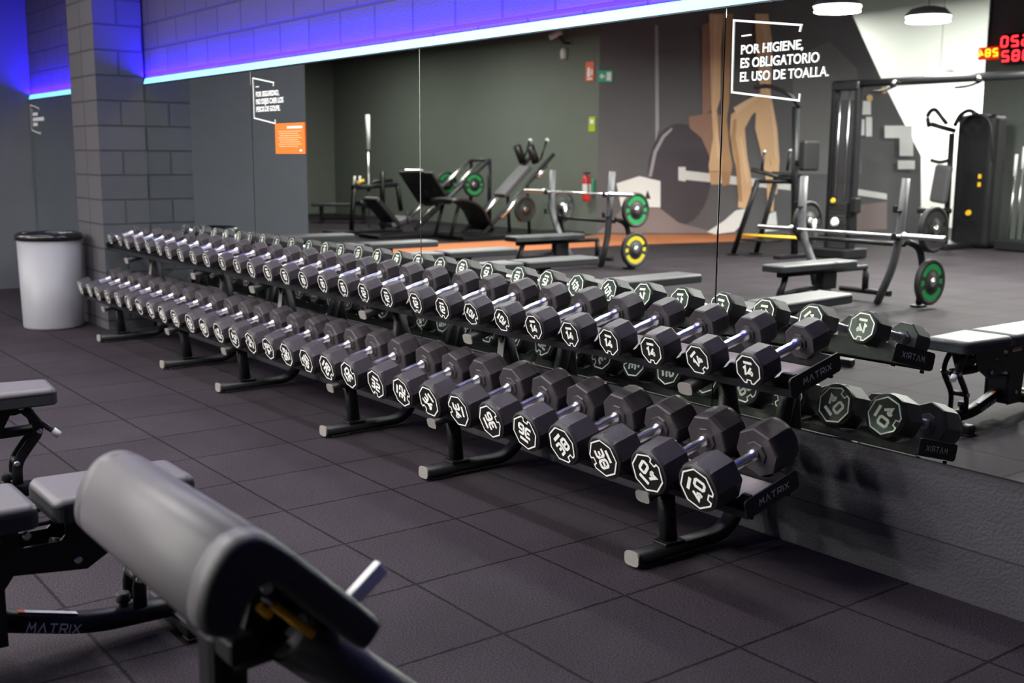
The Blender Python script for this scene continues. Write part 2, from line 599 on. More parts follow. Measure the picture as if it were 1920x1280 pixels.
# ------------------------------------------------------------------ blue LED strips
def led(x0, x1, label):
    t = thing('led_strip_light', label, 'light', ((x0 + x1) / 2, 0, ZM1), group='blue strip lights above the mirrors')
    h = (x1 - x0) / 2
    a = MB()
    a.box((0, 0.006, 0.004), (2 * h, 0.024, 0.006))
    a.build('profile', M['alu'], t)
    d = MB()
    d.prism([(-h, -0.004, 0.008), (-h, 0.018, 0.008), (-h, 0.018, 0.056), (-h, 0.008, 0.050)], (2 * h, 0, 0))  # emissive cyan band stands in for overexposed wall above the hidden strip
    d.build('diffuser', M['glow_band'], t)
    n = 3 if h > 2 else 1
    for k in range(n):
        ld = bpy.data.lights.new('strip_glow', 'AREA')
        ld.shape = 'RECTANGLE'
        ld.size = 2 * h / n
        ld.size_y = 0.02
        ld.energy = LED_WATT * 2 * h / n
        ld.color = (0.02, 0.003, 1.0)
        lo = bpy.data.objects.new('strip_glow', ld)
        COL.objects.link(lo)
        lo.parent = t
        lo.location = (-h + (2 * k + 1) * h / n, -0.006, 0.064)
        lo.rotation_euler = (math.radians(180 - 14), 0, 0)
    return t


led(-7.862, 2.75, 'long cyan and blue strip light along the top of the mirrors right of the pillar')
led(-11.39, -8.565, 'short blue strip light in the bay left of the block pillar')

# ------------------------------------------------------------------ ceiling lamps
LAMPS = [(-7.55, -8.66, 3.3, 2.0), (-7.42, -10.43, 3.3, 3.5)]
LAMPS += [(-2.4, -5.6, 3.4, 2.2), (-5.4, -5.6, 3.4, 1.3), (-8.4, -5.6, 3.4, 1.0), (-11.4, -5.6, 3.4, 1.0)]  # unseen pendants, added for frontal light on the racks
LAMPS += [(-13.5, -7.6, 3.75, 1.6), (-16.5, -8.2, 3.75, 1.6), (-20.0, -8.0, 3.75, 1.3), (-5.0, -9.0, 3.4, 7), (-3.5, -12.5, 3.4, 5),  # unseen lamps added to brighten the olive wall, mural and floor
          (-11.6, -17.4, 3.1, 2.5), (-7.0, -17.3, 4.7, 3), (-15.2, -16.9, 4.7, 3), (-11.4, -16.4, 4.75, 2.5)]  # first is the glimpsed far lamp; others unseen, added for the white wall
lamp0 = None
for i, (lx, ly, lz, pw) in enumerate(LAMPS):
    if lamp0 is None:
        lamp0 = t = thing('pendant_lamp', '', 'lamp', (lx, ly, lz), 0, 'round pendant lamps')
        MB().lathe([(0.10, 0.14), (0.22, 0.11), (0.30, 0.03), (0.30, 0.012)], n=12).build('housing', M['lamp_body'], t)
        MB().lathe([(0.296, 0.011), (0.285, -0.02), (0.18, -0.045), (0.0, -0.05)], n=12).build('diffuser', M['lamp_lens'], t)
        ld = bpy.data.lights.new('lamp_light', 'AREA')
        ld.shape = 'DISK'
        ld.size = 0.56
        ld.energy = LAMP_WATT * pw
        ld.color = (1.0, 0.965, 0.93)
        lo = bpy.data.objects.new('lamp_light', ld)
        COL.objects.link(lo)
        lo.parent = t
        lo.location = (0, 0, -0.056)
    else:
        t = copy_tree(lamp0, (lx, ly, lz))
        for ch in [c for c in COL.objects if c.parent == t and c.name.startswith('cord')]:
            bpy.data.objects.remove(ch)
        if pw != 1:
            for ch in COL.objects:
                if ch.parent == t and ch.type == 'LIGHT':
                    ch.data = ch.data.copy()
                    ch.data.energy = LAMP_WATT * pw
    MB().tube([(0, 0, 0.14), (0, 0, 4.998 - lz)], 0.005, 6).build('cord', M['black_metal'], t)
    t['label'] = ['bright round ceiling lamp, the nearer and larger of the two reflected at the top right',
                  'bright round ceiling lamp, the farther and smaller of the two reflected at the top right'][i] if i < 2 else 'round ceiling lamp, one of several mostly unseen ones added to light the gym'


# unseen batten lights, added over racks and benches for highlights on the handles
fill0 = None
for yb_, xs_ in ((-1.3, ((-8.4, .22), (-6.3, .35), (-4.2, .85), (-2.1, 1.0))), (-3.4, ((-9.4, .4), (-7.2, .5), (-5.0, 1.3), (-2.8, 2.1)))):
    for xb_, wb_ in xs_:
        if fill0 is None:
            fill0 = t = thing('added_fill_batten', '', 'lamp', (xb_, yb_, 3.4), 0, 'unseen batten lights added above the racks')
            MB().box((0, 0, .05), (1.9, .16, .08), bevel=.01).build('housing', M['lamp_body'], t)
            MB().box((0, 0, .004), (1.88, .13, .02), bevel=.004).build('diffuser', M['lamp_lens'], t)
            for xx in (-.7, .7):
                MB().tube([(xx, 0, .09), (xx, 0, 1.59)], 0.006, 6).build('hanger', M['black_metal'], t)
            ld = bpy.data.lights.new('fill_light', 'AREA')
            ld.shape = 'RECTANGLE'
            ld.size, ld.size_y = 1.86, 0.12
            ld.energy = FILL_WATT * wb_
            ld.color = (1.0, 0.965, 0.94)
            lo = bpy.data.objects.new('fill_light', ld)
            COL.objects.link(lo)
            lo.parent = t
            lo.location = (0, 0, -0.010)
        else:
            t = copy_tree(fill0, (xb_, yb_, 3.4))
            for ch in COL.objects:
                if ch.parent == t and ch.type == 'LIGHT':
                    ch.data = ch.data.copy()
                    ch.data.energy = FILL_WATT * wb_
        t['label'] = 'unseen batten light added above racks and benches to brighten the chrome handles'

# ------------------------------------------------------------------ vinyl notices on the mirrors
def text_mesh(txt, x0, x1, z0, h, y, mb):
    cu = bpy.data.curves.new('t', 'FONT')
    cu.body = txt
    cu.offset = 0.027
    cu.resolution_u = 3
    ob = bpy.data.objects.new('t', cu)
    COL.objects.link(ob)
    bpy.context.view_layer.update()
    me = bpy.data.meshes.new_from_object(ob.evaluated_get(bpy.context.evaluated_depsgraph_get()))
    xs = [v.co.x for v in me.vertices]
    ys = [v.co.y for v in me.vertices]
    capy = max(ys)
    sx = (x1 - x0) / (max(xs) - min(xs))
    sy = h / capy
    mb._add([(x0 + (v.co.x - min(xs)) * sx, y, z0 + v.co.y * sy) for v in me.vertices], [list(p.vertices) for p in me.polygons])
    bpy.data.objects.remove(ob)
    bpy.data.curves.remove(cu)
    bpy.data.meshes.remove(me)


VY = -0.0035


def notice(dx, label, lines):
    t = thing('wall_notice', label, 'sign', (dx, 0, 0), 0, 'white lettered notices on the mirrors')
    fr = MB()
    fr.strokes([[(-1.164 - .0, 1.890), (-1.158, 1.913), (-1.475, 1.957), (-1.472, 1.692), (-1.152, 1.650), (-1.151, 1.675)]], 0.0085, lambda x, z: (x, VY, z))
    fr.strokes([[(-1.434, 1.8965), (-1.388, 1.8975)]], 0.006, lambda x, z: (x, VY, z))
    fr.build('bracket_frame', M['vinyl'], t)
    for tx, x1, z0, h in lines:
        b = MB()
        if tx:
            text_mesh(tx, -1.434, x1, z0, h, VY, b)
        else:
            x = -1.40
            while x < x1:
                wd = rnd.uniform(.02, .035)
                b.face([(x, VY, z0), (x + wd, VY, z0), (x + wd, VY, z0 + h), (x, VY, z0 + h)])
                x += wd + .006
        b.build('lettering', M['vinyl'], t)


notice(0, 'white hygiene and towel notice lettered on the mirror at upper right',
       [('POR HIGIENE,', -1.146, 1.830, .034), ('ES OBLIGATORIO', -1.072, 1.780, .036), ('EL USO DE TOALLA.', -1.028, 1.730, .035)])
notice(-4.275, 'white notice about not dropping weights, lettered on the mirror near the orange sign',
       [('POR SEGURIDAD,', -1.085, 1.831, .034), ('NO DEJES CAER LOS', -1.022, 1.782, .035), ('PESOS DE GOLPE.', -1.075, 1.732, .034)])
notice(-9.88, 'small white notice on the mirror left of the block pillar',
       [('', -1.22, 1.838, .034), ('', -1.02, 1.783, .036), ('', -1.24, 1.732, .034)])

# ------------------------------------------------------------------ orange sign stuck on the mirror
q0, q1, q2 = px(517, 234, y=0), px(572, 227, y=0), px(518.5, 291, y=0)
OX0, OX1, OZ1, OZ0 = q0.x, q1.x, (q0.z + q1.z) / 2, q2.z + .01
ow, oh = OX1 - OX0, OZ1 - OZ0
t = thing('orange_sign', 'square orange information sign stuck on the mirror below the small notice', 'sign', ((OX0 + OX1) / 2, 0, (OZ0 + OZ1) / 2))
MB().box((0, -.0035, 0), (ow, .004, oh)).build('panel', M['orange'], t)
F_ = lambda a0, b0, a1, b1: [(a0 * ow, -.0060, b0 * oh), (a1 * ow, -.0060, b0 * oh), (a1 * ow, -.0060, b1 * oh), (a0 * ow, -.0060, b1 * oh)]
b = MB()
a = -.08
while a < .43:
    b.face(F_(a, .32, a + .045, .40))
    a += .058
b.build('heading', M['vinyl'], t, fix=False)
b = MB()
for k in range(8):
    z = .22 - k * .07
    b.face(F_(-.40 + (k % 3) * .03, z, .40 - ((k * 2) % 3) * .06, z + .028))
b.build('text_lines', M['pale_print'], t, fix=False)
b = MB()
b.face(F_(.33, -.42, .41, -.36))
b.build('corner_mark', M['vinyl'], t, fix=False)

# ================================================================== DUMBBELL RACKS
TH = math.atan2(0.0625, 0.241)
dirS = Vector((0, math.cos(TH), math.sin(TH)))
nrmS = Vector((0, -math.sin(TH), math.cos(TH)))
YT, ZT = -0.305, 0.800          # axis centre of the top row
YB, ZB = -0.505, 0.440          # axis centre of the bottom row
RX = [-6.59, -4.275, -1.955]
PITCHX = 0.2285


def stadium(c, ax, ay, rx, ry, n=20):
    out = []
    for k in range(n):
        a = 2 * PI * (k + .5) / n
        cc, ss = math.cos(a), math.sin(a)
        e = 0.55
        out.append(c + ax * rx * math.copysign(abs(cc) ** e, cc) + ay * ry * math.copysign(abs(ss) ** e, ss))
    return out


def shelf(root, yc, zc, off, headr, hw, name, end_left, end_right):
    """sloped tray with two scalloped cradles, centred on the dumbbells' axis line"""
    c = Vector((0, yc, zc))
    P = lambda s, h: (c + dirS * s + nrmS * h)
    sec = [P(-.115, -off + .012), P(-.115, -off), P(.125, -off), P(.125, -off + .012), P(.131, -off + .012), P(.131, -off - .014), P(.126, -off - .014), P(.126, -off - .006), P(-.116, -off - .006), P(-.116, -off - .014), P(-.121, -off - .014), P(-.121, -off + .012)]
    m = MB()
    m.prism([Vector((-hw, 0, 0)) + q for q in sec], (2 * hw, 0, 0))
    sh = m.build(name, M['black_metal'], root)
    m = MB()
    m.prism([Vector((-hw + .01, 0, 0)) + q for q in (P(-.070, -off + .0006), P(.092, -off + .0006), P(.092, -off + .0026), P(-.070, -off + .0026))], (2 * hw - .02, 0, 0))
    m.build('tray_liner', M['tray'], sh)
    # cradles
    for s in (-.085, .095):
        r = MB()
        top = []
        x = -hw + .01
        N = 10
        for i in range(N):
            xc = (i - 4.5) * PITCHX
            rr = headr[i] * 1.036 + .0012
            lip = -off + .052
            half = math.sqrt(max(1e-6, rr * rr - lip * lip))
            for k in range(9):
                a = -half + 2 * half * k / 8
                top.append((xc + a, -math.sqrt(max(0, rr * rr - a * a))))
        pts = [(x, -off + .0)] + [(x, -off + .052)] + top + [(hw - .01, -off + .052), (hw - .01, -off + .0)]
        for (xa, ha), (xb, hb) in zip(pts[1:-1], pts[2:-1]):
            q = [Vector((xa, 0, 0)) + P(s, -off + .0005), Vector((xb, 0, 0)) + P(s, -off + .0005), Vector((xb, 0, 0)) + P(s, max(hb, -off + .002)), Vector((xa, 0, 0)) + P(s, max(ha, -off + .002))]
            if abs(xa - xb) > 1e-6:
                r.prism(q, dirS * .012)
        r.build('cradle_rail', M['black_metal'], sh)
    # end plates with the maker's lettering
    for sgn, on in ((-1, end_left), (1, end_right)):
        if not on:
            continue
        e = MB()
        x0 = sgn * hw
        zz0, zz1, s0, s1 = -off - .012, -off + .055, -.128, .137
        poly = []
        for (cs, ch, a0) in ((s0 + .014, zz0 + .014, 180), (s1 - .014, zz0 + .014, 270), (s1 - .014, zz1 - .014, 0), (s0 + .014, zz1 - .014, 90)):
            for k in range(5):
                a = math.radians(a0 + k * 22.5)
                poly.append(Vector((x0, 0, 0)) + P(cs + .014 * math.cos(a), ch + .014 * math.sin(a)))
        e.prism(poly, (sgn * .006, 0, 0))
        for s in (-.09, .1):
            e.lathe([(.008, 0), (.008, .012)], Vector((x0 - sgn * .012, 0, 0)) + P(s, zz0 - .004), nrmS * -1, n=8)
        ep = e.build('end_plate', M['black_metal'], sh)
        ls, wd = word_strokes(.021)
        lt = MB()
        lt.strokes(ls, .0036, lambda a, b: Vector((x0 + sgn * .0066, 0, 0)) + P(sgn * (a - wd / 2) + .012, (zz0 + zz1) / 2 - .0105 + b))
        lt.build('lettering', M['logo'], ep)
    return sh


def rack(ix, label):
    root = thing('dumbbell_rack', label, 'rack', (RX[ix], 0, 0), 0, 'two tier dumbbell racks along the mirror')
    for fx in (-0.682, 0.682):
        f = MB()
        f.tube([(fx, -0.652, 0.036), (fx, -0.20, 0.036), (fx, -0.115, 0.10), (fx, -0.105, 0.30), (fx, -0.20, ZT - .165)], 0.036, 16, fillet=.12, ry=0.026, upv=(0, -.25, 1), power=2.6)
        fo = f.build('frame_leg', M['black_metal'], root)
        c = MB()
        c.prism(stadium(Vector((fx, -0.6525, 0.036)), Vector((1, 0, 0)), Vector((0, 0, 1)), .0365, .0265), (0, -.008, 0))
        c.build('end_cap', M['cap'], fo)
        g = MB()
        g.box((fx + .006, -0.57, 0.006), (0.06, 0.10, 0.011), bevel=.003)
        g.build('foot_pad', M['rubber'], fo)
        p = MB()
        p.tube([(fx, -0.475, 0.055), (fx, -0.50, ZB - .155)], 0.026, 12, ry=.032, upv=(0, 1, 0), power=3)
        p.box((fx, -0.475, 0.066), (.075, .10, .010), bevel=.003)
        p.build('front_post', M['black_metal'], root)
        for yc, zc, off, s0 in ((YB, ZB, .135, -.145), (YT, ZT, .128, -.145)):
            a = MB()
            C = Vector((fx, yc, zc))
            A, B = C + dirS * s0 - nrmS * (off + .016), C + dirS * .15 - nrmS * (off + .016)
            a.tube([A, B], .034, 16, ry=.022, upv=nrmS, power=2.6)
            ao = a.build('support_arm', M['black_metal'], root)
            e = MB()
            e.prism(stadium(A, Vector((1, 0, 0)), nrmS, .0345, .0225), dirS * -.007)
            e.build('end_cap', M['cap'], ao)
        st = MB()
        st.tube([(fx, -.215, ZB - .075), (fx, -.18, ZT - .15)], .022, 12, ry=.03, upv=(0, 1, 0), power=3)
        so = st.build('upright', M['charcoal_metal'], root)
        if fx < 0:
            st = MB()
            st.box((fx, -.2245, .560), (.046, .003, .125), rot=Matrix.Rotation(-.122, 3, 'X'))
            st.build('instruction_plate', M['cap'], so)
    # cross tie
    MB().tube([(-.682, -.118, .20), (.682, -.118, .20)], .018, 10).build('cross_tie', M['black_metal'], root)
    hr_t = [HEAD[wt] for wt in TOPN[ix * 10:ix * 10 + 10]]
    hr_b = [HEAD[wt] for wt in BOTN[ix * 10:ix * 10 + 10]]
    shelf(root, YT, ZT, .090, hr_t, 1.145, 'top_shelf', ix == 0, ix == 2)
    shelf(root, YB, ZB, .108, hr_b, 1.145, 'bottom_shelf', ix == 0, ix == 2)
    return root


# weights in rows, left to right, and how far each is rolled (degrees, seen from the front)
TOPN = ['4'] * 2 + ['6'] * 4 + ['8'] * 6 + ['10'] * 6 + ['12'] * 6 + ['14'] * 6
BOTN = [str(k) for k in (12, 12, 14, 14, 16, 16, 18, 18, 20, 20, 22, 22, 24, 24, 24, 26, 26, 28, 28, 30, 32, 32, 34, 34, 36, 36, 38, 38, 40, 40)]
BOTN[18], BOTN[19] = '28', '30'
BOTN[16], BOTN[17], BOTN[15] = '26', '26', '24'
TOPR = [0, 20, -15, 0, 30, 10, 0, 5, -8, 6, 0, 4, 0, 5, 6, -4, 3, 4, -5, -3, -2, -7, 54, 45, 4, 2, -6, -1, 44, -3]
BOTR = [-20, 0, 40, 15, 0, -30, 70, 20, -45, 0, 45, -60, 90, 160, -110, -70, -95, -45, 42, 120, -20, 67, -49, -86, 111, 159, 40, -67, 142, 68]
HEAD = {'4': .046, '6': .052, '8': .056, '10': .060, '12': .062, '14': .064, '16': .067, '18': .070, '20': .072, '22': .074, '24': .076,
        '26': .078, '28': .080, '30': .082, '32': .083, '34': .085, '36': .086, '38': .087, '40': .088}
LEN = {'4': .24, '6': .28, '8': .315, '10': .335, '12': .352, '14': .368}


def lab_len(n):
    v = int(n)
    return LEN.get(n, .36 + (v - 16) * .0026)


def head_mesh(R, Lh):
    """octagonal head, outer end at y=0, inner end at y=Lh"""
    n = 48
    a = .955 * R

    def ring(y, r_oct, r_cir, t):
        out = []
        for k in range(n):
            th = 2 * PI * k / n + PI / 8
            q = ((th + PI / 8) % (PI / 4)) - PI / 8
            r = (1 - t) * r_oct / math.cos(q) + t * r_cir
            out.append(Vector((math.cos(th - PI / 8 + PI / 8) * r, y, math.sin(th) * r)))
        return out
    m = MB()
    ch = min(.006, Lh * .08)
    rings = [ring(.004, a, .90 * R, 1), ring(.0075, a, .955 * R, 1), ring(.012, a * .97, .97 * R, .5), ring(.024, a, R, 0.02), ring(Lh - ch, a, R, 0), ring(Lh, a * .95, R, 0)]
    rings += [ring(Lh, a * .50, R, 0), ring(Lh + .006, a * .47, R, 0), ring(Lh + .007, a * .30, R * .30, 1)]
    m.rings(rings)
    return m


def decal_strokes(txt, R):
    k = R / .094
    o = []
    ro = .076 * k
    # octagon outline with a stepped notch in the side below the number
    pts = []
    for i in range(8):
        th = PI / 2 + PI / 8 + i * PI / 4
        pts.append((ro * math.cos(th), ro * math.sin(th)))
    bl, br = pts[3], pts[4]
    lo = [pts[4], pts[5], pts[6], pts[7], pts[0], pts[1], pts[2], pts[3]]
    yb = bl[1]
    nw = abs(bl[0])
    lo = lo + [(-nw * .52, yb), (-nw * .40, yb + .016 * k), (nw * .40, yb + .016 * k), (nw * .52, yb), lo[0]]
    h = .044 * k
    ds, wd = num_strokes(txt, h, .36)
    sc = min(1.0, .088 * k / max(wd, 1e-4))
    ds = [[((p[0] - wd / 2) * sc, p[1] - .030 * k) for p in l] for l in ds]
    bar = [[(-.026 * k, .037 * k), (.026 * k, .037 * k)]]
    return lo, ds, bar, k


def make_dumbbell(n):
    R, L = HEAD[n], lab_len(n)
    grip = .150
    Lh = (L - grip) / 2
    root = thing('dumbbell', '', 'dumbbell')
    hd = MB()
    hd.lathe([(.013, -grip / 2 - .004), (.0205, -grip / 2 - .002), (.0205, -grip / 2 + .010), (.0155, -grip / 2 + .014), (.0165, -.03), (.0172, 0), (.0165, .03), (.0155, grip / 2 - .014),
              (.0205, grip / 2 - .010), (.0205, grip / 2 + .002), (.013, grip / 2 + .004)], axis=(0, 1, 0), n=20)
    hd.build('handle', M['chrome'], root)
    h1 = head_mesh(R, Lh - .010).build('head', M['urethane'], root)
    h1.location = (0, -L / 2, 0)
    h2 = h1.copy()
    COL.objects.link(h2)
    h2.parent = root
    h2.location = (0, L / 2, 0)
    h2.rotation_euler = (0, 0, PI)
    fm = MB()
    fm.lathe([(.88 * R, .0045), (.87 * R, .0022), (.84 * R, .0016), (.80 * R, .0020), (0, .0020)], axis=(0, 1, 0), n=40, ends=False)
    f1 = fm.build('face_cap', M['urethane_face'], h1)
    lo, ds, bar, k = decal_strokes(n, R)
    dm = MB()
    pl = lambda x, z: (x, .0012, z)
    dm.strokes([lo], .0062 * k, pl)
    dm.strokes(ds, .0122 * k, pl)
    dm.strokes(bar, .0140 * k, pl)
    d1 = dm.build('number_decal', M['decal'], h1)
    for o in (f1, d1):
        c = o.copy()
        COL.objects.link(c)
        c.parent = h2
    return root


DB = {}


def place_dumbbell(n, x, yc, zc, roll, label, group):
    if n in DB:
        r = copy_tree(DB[n], (x, yc, zc))
    else:
        r = DB[n] = make_dumbbell(n)
        r.location = (x, yc, zc)
    r.rotation_euler = (Matrix.Rotation(TH, 3, 'X') @ Matrix.Rotation(-math.radians(roll), 3, 'Y')).to_euler()
    r['label'] = label
    r['group'] = group


ORD = ['', 'first', 'second', 'third', 'fourth', 'fifth', 'sixth']
rack(0, 'two tier black dumbbell rack at the far left end beside the block pillar')
rack(1, 'two tier black dumbbell rack in the middle of the row of three')
rack(2, 'nearest two tier black dumbbell rack, with lettered end plates at right')
for row, (NN, RR, yc, zc, sh) in enumerate(((TOPN, TOPR, YT, ZT, 'top'), (BOTN, BOTR, YB, ZB, 'bottom'))):
    for i in range(30):
        n = NN[i]
        same = [j for j in range(30) if NN[j] == n]
        pos = ORD[len(same) - same.index(i)]
        if len(same) > 1:
            lb = f'black octagonal dumbbell marked {n} on the {sh} shelf, {pos} of its number from the right'
        else:
            lb = f'black octagonal dumbbell on the {sh} shelf, the only one marked {n}'
        x = RX[i // 10] + (i % 10 - 4.5) * PITCHX
        place_dumbbell(n, x, yc, zc, RR[i], lb, f'dumbbells on the {sh} shelves')

# ================================================================== BIN
t = thing('waste_bin', 'tall light grey round waste bin with a black rim beside the block pillar', 'bin', (-8.33, -0.70, 0))
MB().lathe([(.225, 0), (.236, .006), (.240, .02), (.252, .74), (.248, .74)], n=48).build('body', M['bin'], t)
MB().lathe([(.252, .735), (.266, .740), (.268, .765), (.262, .785), (.245, .795), (.225, .795), (.220, .780), (.222, .70)], n=48, ends=False).build('rim', M['bin_lid'], t)
MB().lathe([(.221, .765), (.12, .755), (0, .758)], n=32, ends=False).build('liner', M['bin_bag'], t)


# ================================================================== ADJUSTABLE BENCHES
def rpad(mb, v0, v1, w0, w1, z0, z1, corner=.035, mi_top=0, mi_side=1):
    """upholstered slab along v (local y): widths w0 at v0, w1 at v1; rounded top edge"""
    def outline(ins):
        pts = []
        for (cx, cy, a0) in ((w1 / 2, v1, 0), (-w1 / 2, v1, 90), (-w0 / 2, v0, 180), (w0 / 2, v0, 270)):
            sx = 1 if cx > 0 else -1
            sy = 1 if cy == v1 else -1
            r = max(.004, corner - ins)
            for k in range(6):
                a = math.radians(a0 + k * 18)
                pts.append((cx - sx * (ins + r) + r * math.cos(a), cy - sy * (ins + r) + r * math.sin(a)))
        return pts
    levels = [(.006, z0), (0, z0 + .006), (0, z0 + (z1 - z0) * .45), (0, z0 + (z1 - z0) * .62), (.004, z1 - .012), (.012, z1 - .003), (.026, z1)]
    rings = [[Vector((x, y, z)) for x, y in outline(i)] for i, z in levels]
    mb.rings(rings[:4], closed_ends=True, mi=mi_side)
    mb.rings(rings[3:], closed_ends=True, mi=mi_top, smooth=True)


def make_bench():
    """local y = 0 at the seat's front edge; the back pad runs towards -y"""
    t = thing('adjustable_bench', '', 'bench')
    m = MB()
    rpad(m, -.42, 0, .30, .25, .430, .500)
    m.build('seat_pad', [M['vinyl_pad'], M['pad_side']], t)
    m = MB()
    rpad(m, -1.37, -.455, .29, .29, .430, .500)
    m.build('back_pad', [M['vinyl_pad'], M['pad_side']], t)
    m = MB()
    for sx in (-.068, .068):
        # side plates with an open window, built as pieces around it
        X = lambda p: (sx - .004, p[0], p[1])
        e = (.008, 0, 0)
        m.prism([X(p) for p in [(-.80, .425), (-.14, .425), (-.17, .414), (-.80, .414)]], e)
        m.prism([X(p) for p in [(-.80, .414), (-.50, .414), (-.50, .36), (-.52, .285), (-.545, .25), (-.70, .25), (-.80, .33)]], e)
        m.prism([X(p) for p in [(-.545, .25), (-.545, .085), (-.68, .085), (-.70, .25)]], e)
        m.prism([X(p) for p in [(-.375, .414), (-.17, .414), (-.22, .32), (-.32, .262), (-.375, .268)]], e)
        m.prism([X(p) for p in [(-.375, .375), (-.375, .268), (-.52, .285), (-.50, .36), (-.39, .36)]], e)
    m.box((0, -.61, .17), (.128, .12, .17), bevel=.01)
    m.build('side_plates', M['black_metal'], t)
    m = MB()
    T0, T1 = Vector((0, -.58, .145)), Vector((0, -.30, .066))
    m.tube([T0, T1, (0, -.03, .060)], .036, 16, fillet=.08, ry=.032, power=2.6)
    fr = m.build('front_tube', M['black_metal'], t)
    ls, wd = word_strokes(.026)
    dv = (T1 - T0).normalized()
    nv = Vector((0, -dv.z, dv.y))
    lt = MB()
    A = T0 + Vector((.0372, 0, 0)) + dv * .10 - nv * .020
    lt.strokes(ls, .0045, lambda a, b: A + dv * a * .82 + nv * b)
    lt.build('lettering', M['logo'], fr)
    st = MB()
    B = T0 + dv * .07 + nv * .0325
    st.prism([B + Vector((sx, 0, 0)) + dv * q for sx, q in ((.0, .02), (.022, .02), (.022, .17), (.0, .17))], nv * .0012, mi=0)
    st.prism([B + Vector((sx, 0, 0)) + dv * q for sx, q in ((.0, 0), (.022, 0), (.022, .02), (.0, .02))], nv * .0012, mi=1)
    st.build('warning_sticker', [M['paper'], M['orange_label']], fr)
    m = MB()
    m.lathe([(.014, 0), (.014, .014), (.022, .018), (.022, .040), (.018, .046)], (0, -.20, .092), n=14)
    m.build('adjuster_knob', M['rubber'], fr)
    m = MB()
    m.box((0, -.035, .032), (.34, .07, .05), bevel=.012)
    m.box((.15, -.03, .006), (.05, .08, .011), bevel=.003)
    m.box((-.15, -.03, .006), (.05, .08, .011), bevel=.003)
    m.build('front_foot', M['black_metal'], t)
    m = MB()
    m.tube([(0, -.64, .14), (0, -.85, .070), (0, -1.18, .062)], .036, 16, fillet=.1, ry=.032, power=2.6)
    m.build('rear_tube', M['black_metal'], t)
    m = MB()
    m.box((0, -1.20, .032), (.52, .07, .05), bevel=.012)
    m.box((.22, -1.20, .006), (.05, .08, .011), bevel=.003)
    m.box((-.22, -1.20, .006), (.05, .08, .011), bevel=.003)
    m.build('rear_foot', M['black_metal'], t)
    # seat linkage and lever
    m = MB()
    for sx in (-.045, .045):
        m.prism([(sx - .004, *p) for p in [(-.26, .432), (-.10, .432), (-.10, .405), (-.16, .388), (-.24, .395)]], (.008, 0, 0))
        m.tube([(sx, -.13, .415), (sx, -.085, .37), (sx, -.070, .31), (sx, -.11, .26), (sx, -.165, .185), (sx, -.165, .095)], .009, 8, fillet=.04, ry=.022, upv=(0, 1, .2))
    m.tube([(-.05, -.165, .185), (.05, -.165, .185)], .014, 10)
    m.tube([(-.05, -.07, .31), (.05, -.07, .31)], .012, 10)
    m.tube([(0, -.08, .312), (0, -.30, .305), (0, -.40, .33)], .022, 10, fillet=.05, power=3)
    m.build('seat_linkage', M['black_metal'], t)
    m = MB()
    m.lathe([(.013, 0), (.013, .006), (.007, .010)], (0, 0, 0), (1, 0, 0), n=10)
    b0 = None
    for sg in (-1, 1):
        for bx, p in [(.050, q) for q in ((-.185, .412), (-.135, .420), (-.070, .312), (-.165, .185))] + [(.072, q) for q in ((-.345, .295), (-.48, .395), (-.62, .15))]:
            if b0 is None:
                b0 = b = m.build('bolt', M['steel'], t)
            else:
                b = b0.copy()
                COL.objects.link(b)
                b.parent = t
            b.location = (sg * bx, *p)
            b.rotation_euler = (0, 0, 0 if sg > 0 else PI)
    m = MB()
    m.tube([(.03, -.085, .36), (.045, -.045, .33), (.05, -.02, .308)], .012, 10, fillet=.03)
    lv = m.build('lever', M['charcoal_metal'], t)
    m = MB()
    m.tube([(.05, -.02, .308), (.056, .004, .286)], .0165, 12)
    m.build('lever_tip', M['white_plastic'], lv)
    m = MB()
    m.box((.0735, -.60, .392), (.0030, .10, .012), mi=0)
    m.box((.0735, -.60, .404), (.0030, .10, .012), mi=1)
    m.build('frame_sticker', [M['paper'], M['orange_label']], t)
    return t


bp = make_bench()
BENCH = [(-1.78, -2.09, 0.0, 'grey padded adjustable bench nearest the camera, behind the curl bench, its frame lettered'),
         (-3.33, -2.05, 0.10, 'grey padded adjustable bench at the left edge, second from the camera'),
         (-4.93, -2.14, 0.05, 'grey padded adjustable bench, third from the right in the mirrored row'),
         (-6.62, -2.50, 0.04, 'grey padded adjustable bench, fourth from the right in the mirrored row'),
         (-7.88, -2.48, 0.03, 'grey padded adjustable bench, fifth from the right in the mirrored row'),
         (-9.24, -2.36, 0.0, 'grey padded adjustable bench, sixth from the right in the mirrored row'),
         (-10.72, -2.12, 0.0, 'grey padded adjustable bench, leftmost of the mirrored row')]
for i, (x, y, a, lb) in enumerate(BENCH):
    o = bp if i == 0 else copy_tree(bp, (x, y, 0))
    o.location = (x, y, 0)
    o.rotation_euler = (0, 0, -a)
    o['label'] = lb
    o['group'] = 'adjustable benches in a row facing the mirror'

# ================================================================== PREACHER CURL BENCH (foreground)
XR, XL = -0.12, -0.80
t = thing('preacher_curl_bench', 'large blurred grey arm pad of a preacher curl bench in the near left corner', 'bench', (0, 0, 0))
ridge = px(470, 1000, x=XR)
prof_px = [(386, 1200), (372, 1165), (382, 1110), (402, 1065), (430, 1025), (470, 1003), (510, 1005), (550, 1030), (640, 1100), (700, 1147), (722, 1166), (722, 1182), (695, 1222), (682, 1224), (620, 1178), (560, 1128), (520, 1100),
           (498, 1102), (478, 1128), (462, 1170), (455, 1198), (430, 1206)]
prof = [px(u, v, x=XR) for u, v in prof_px]
cy = sum(p.y for p in prof) / len(prof)
cz = sum(p.z for p in prof) / len(prof)
m = MB()
Wd = XR - XL


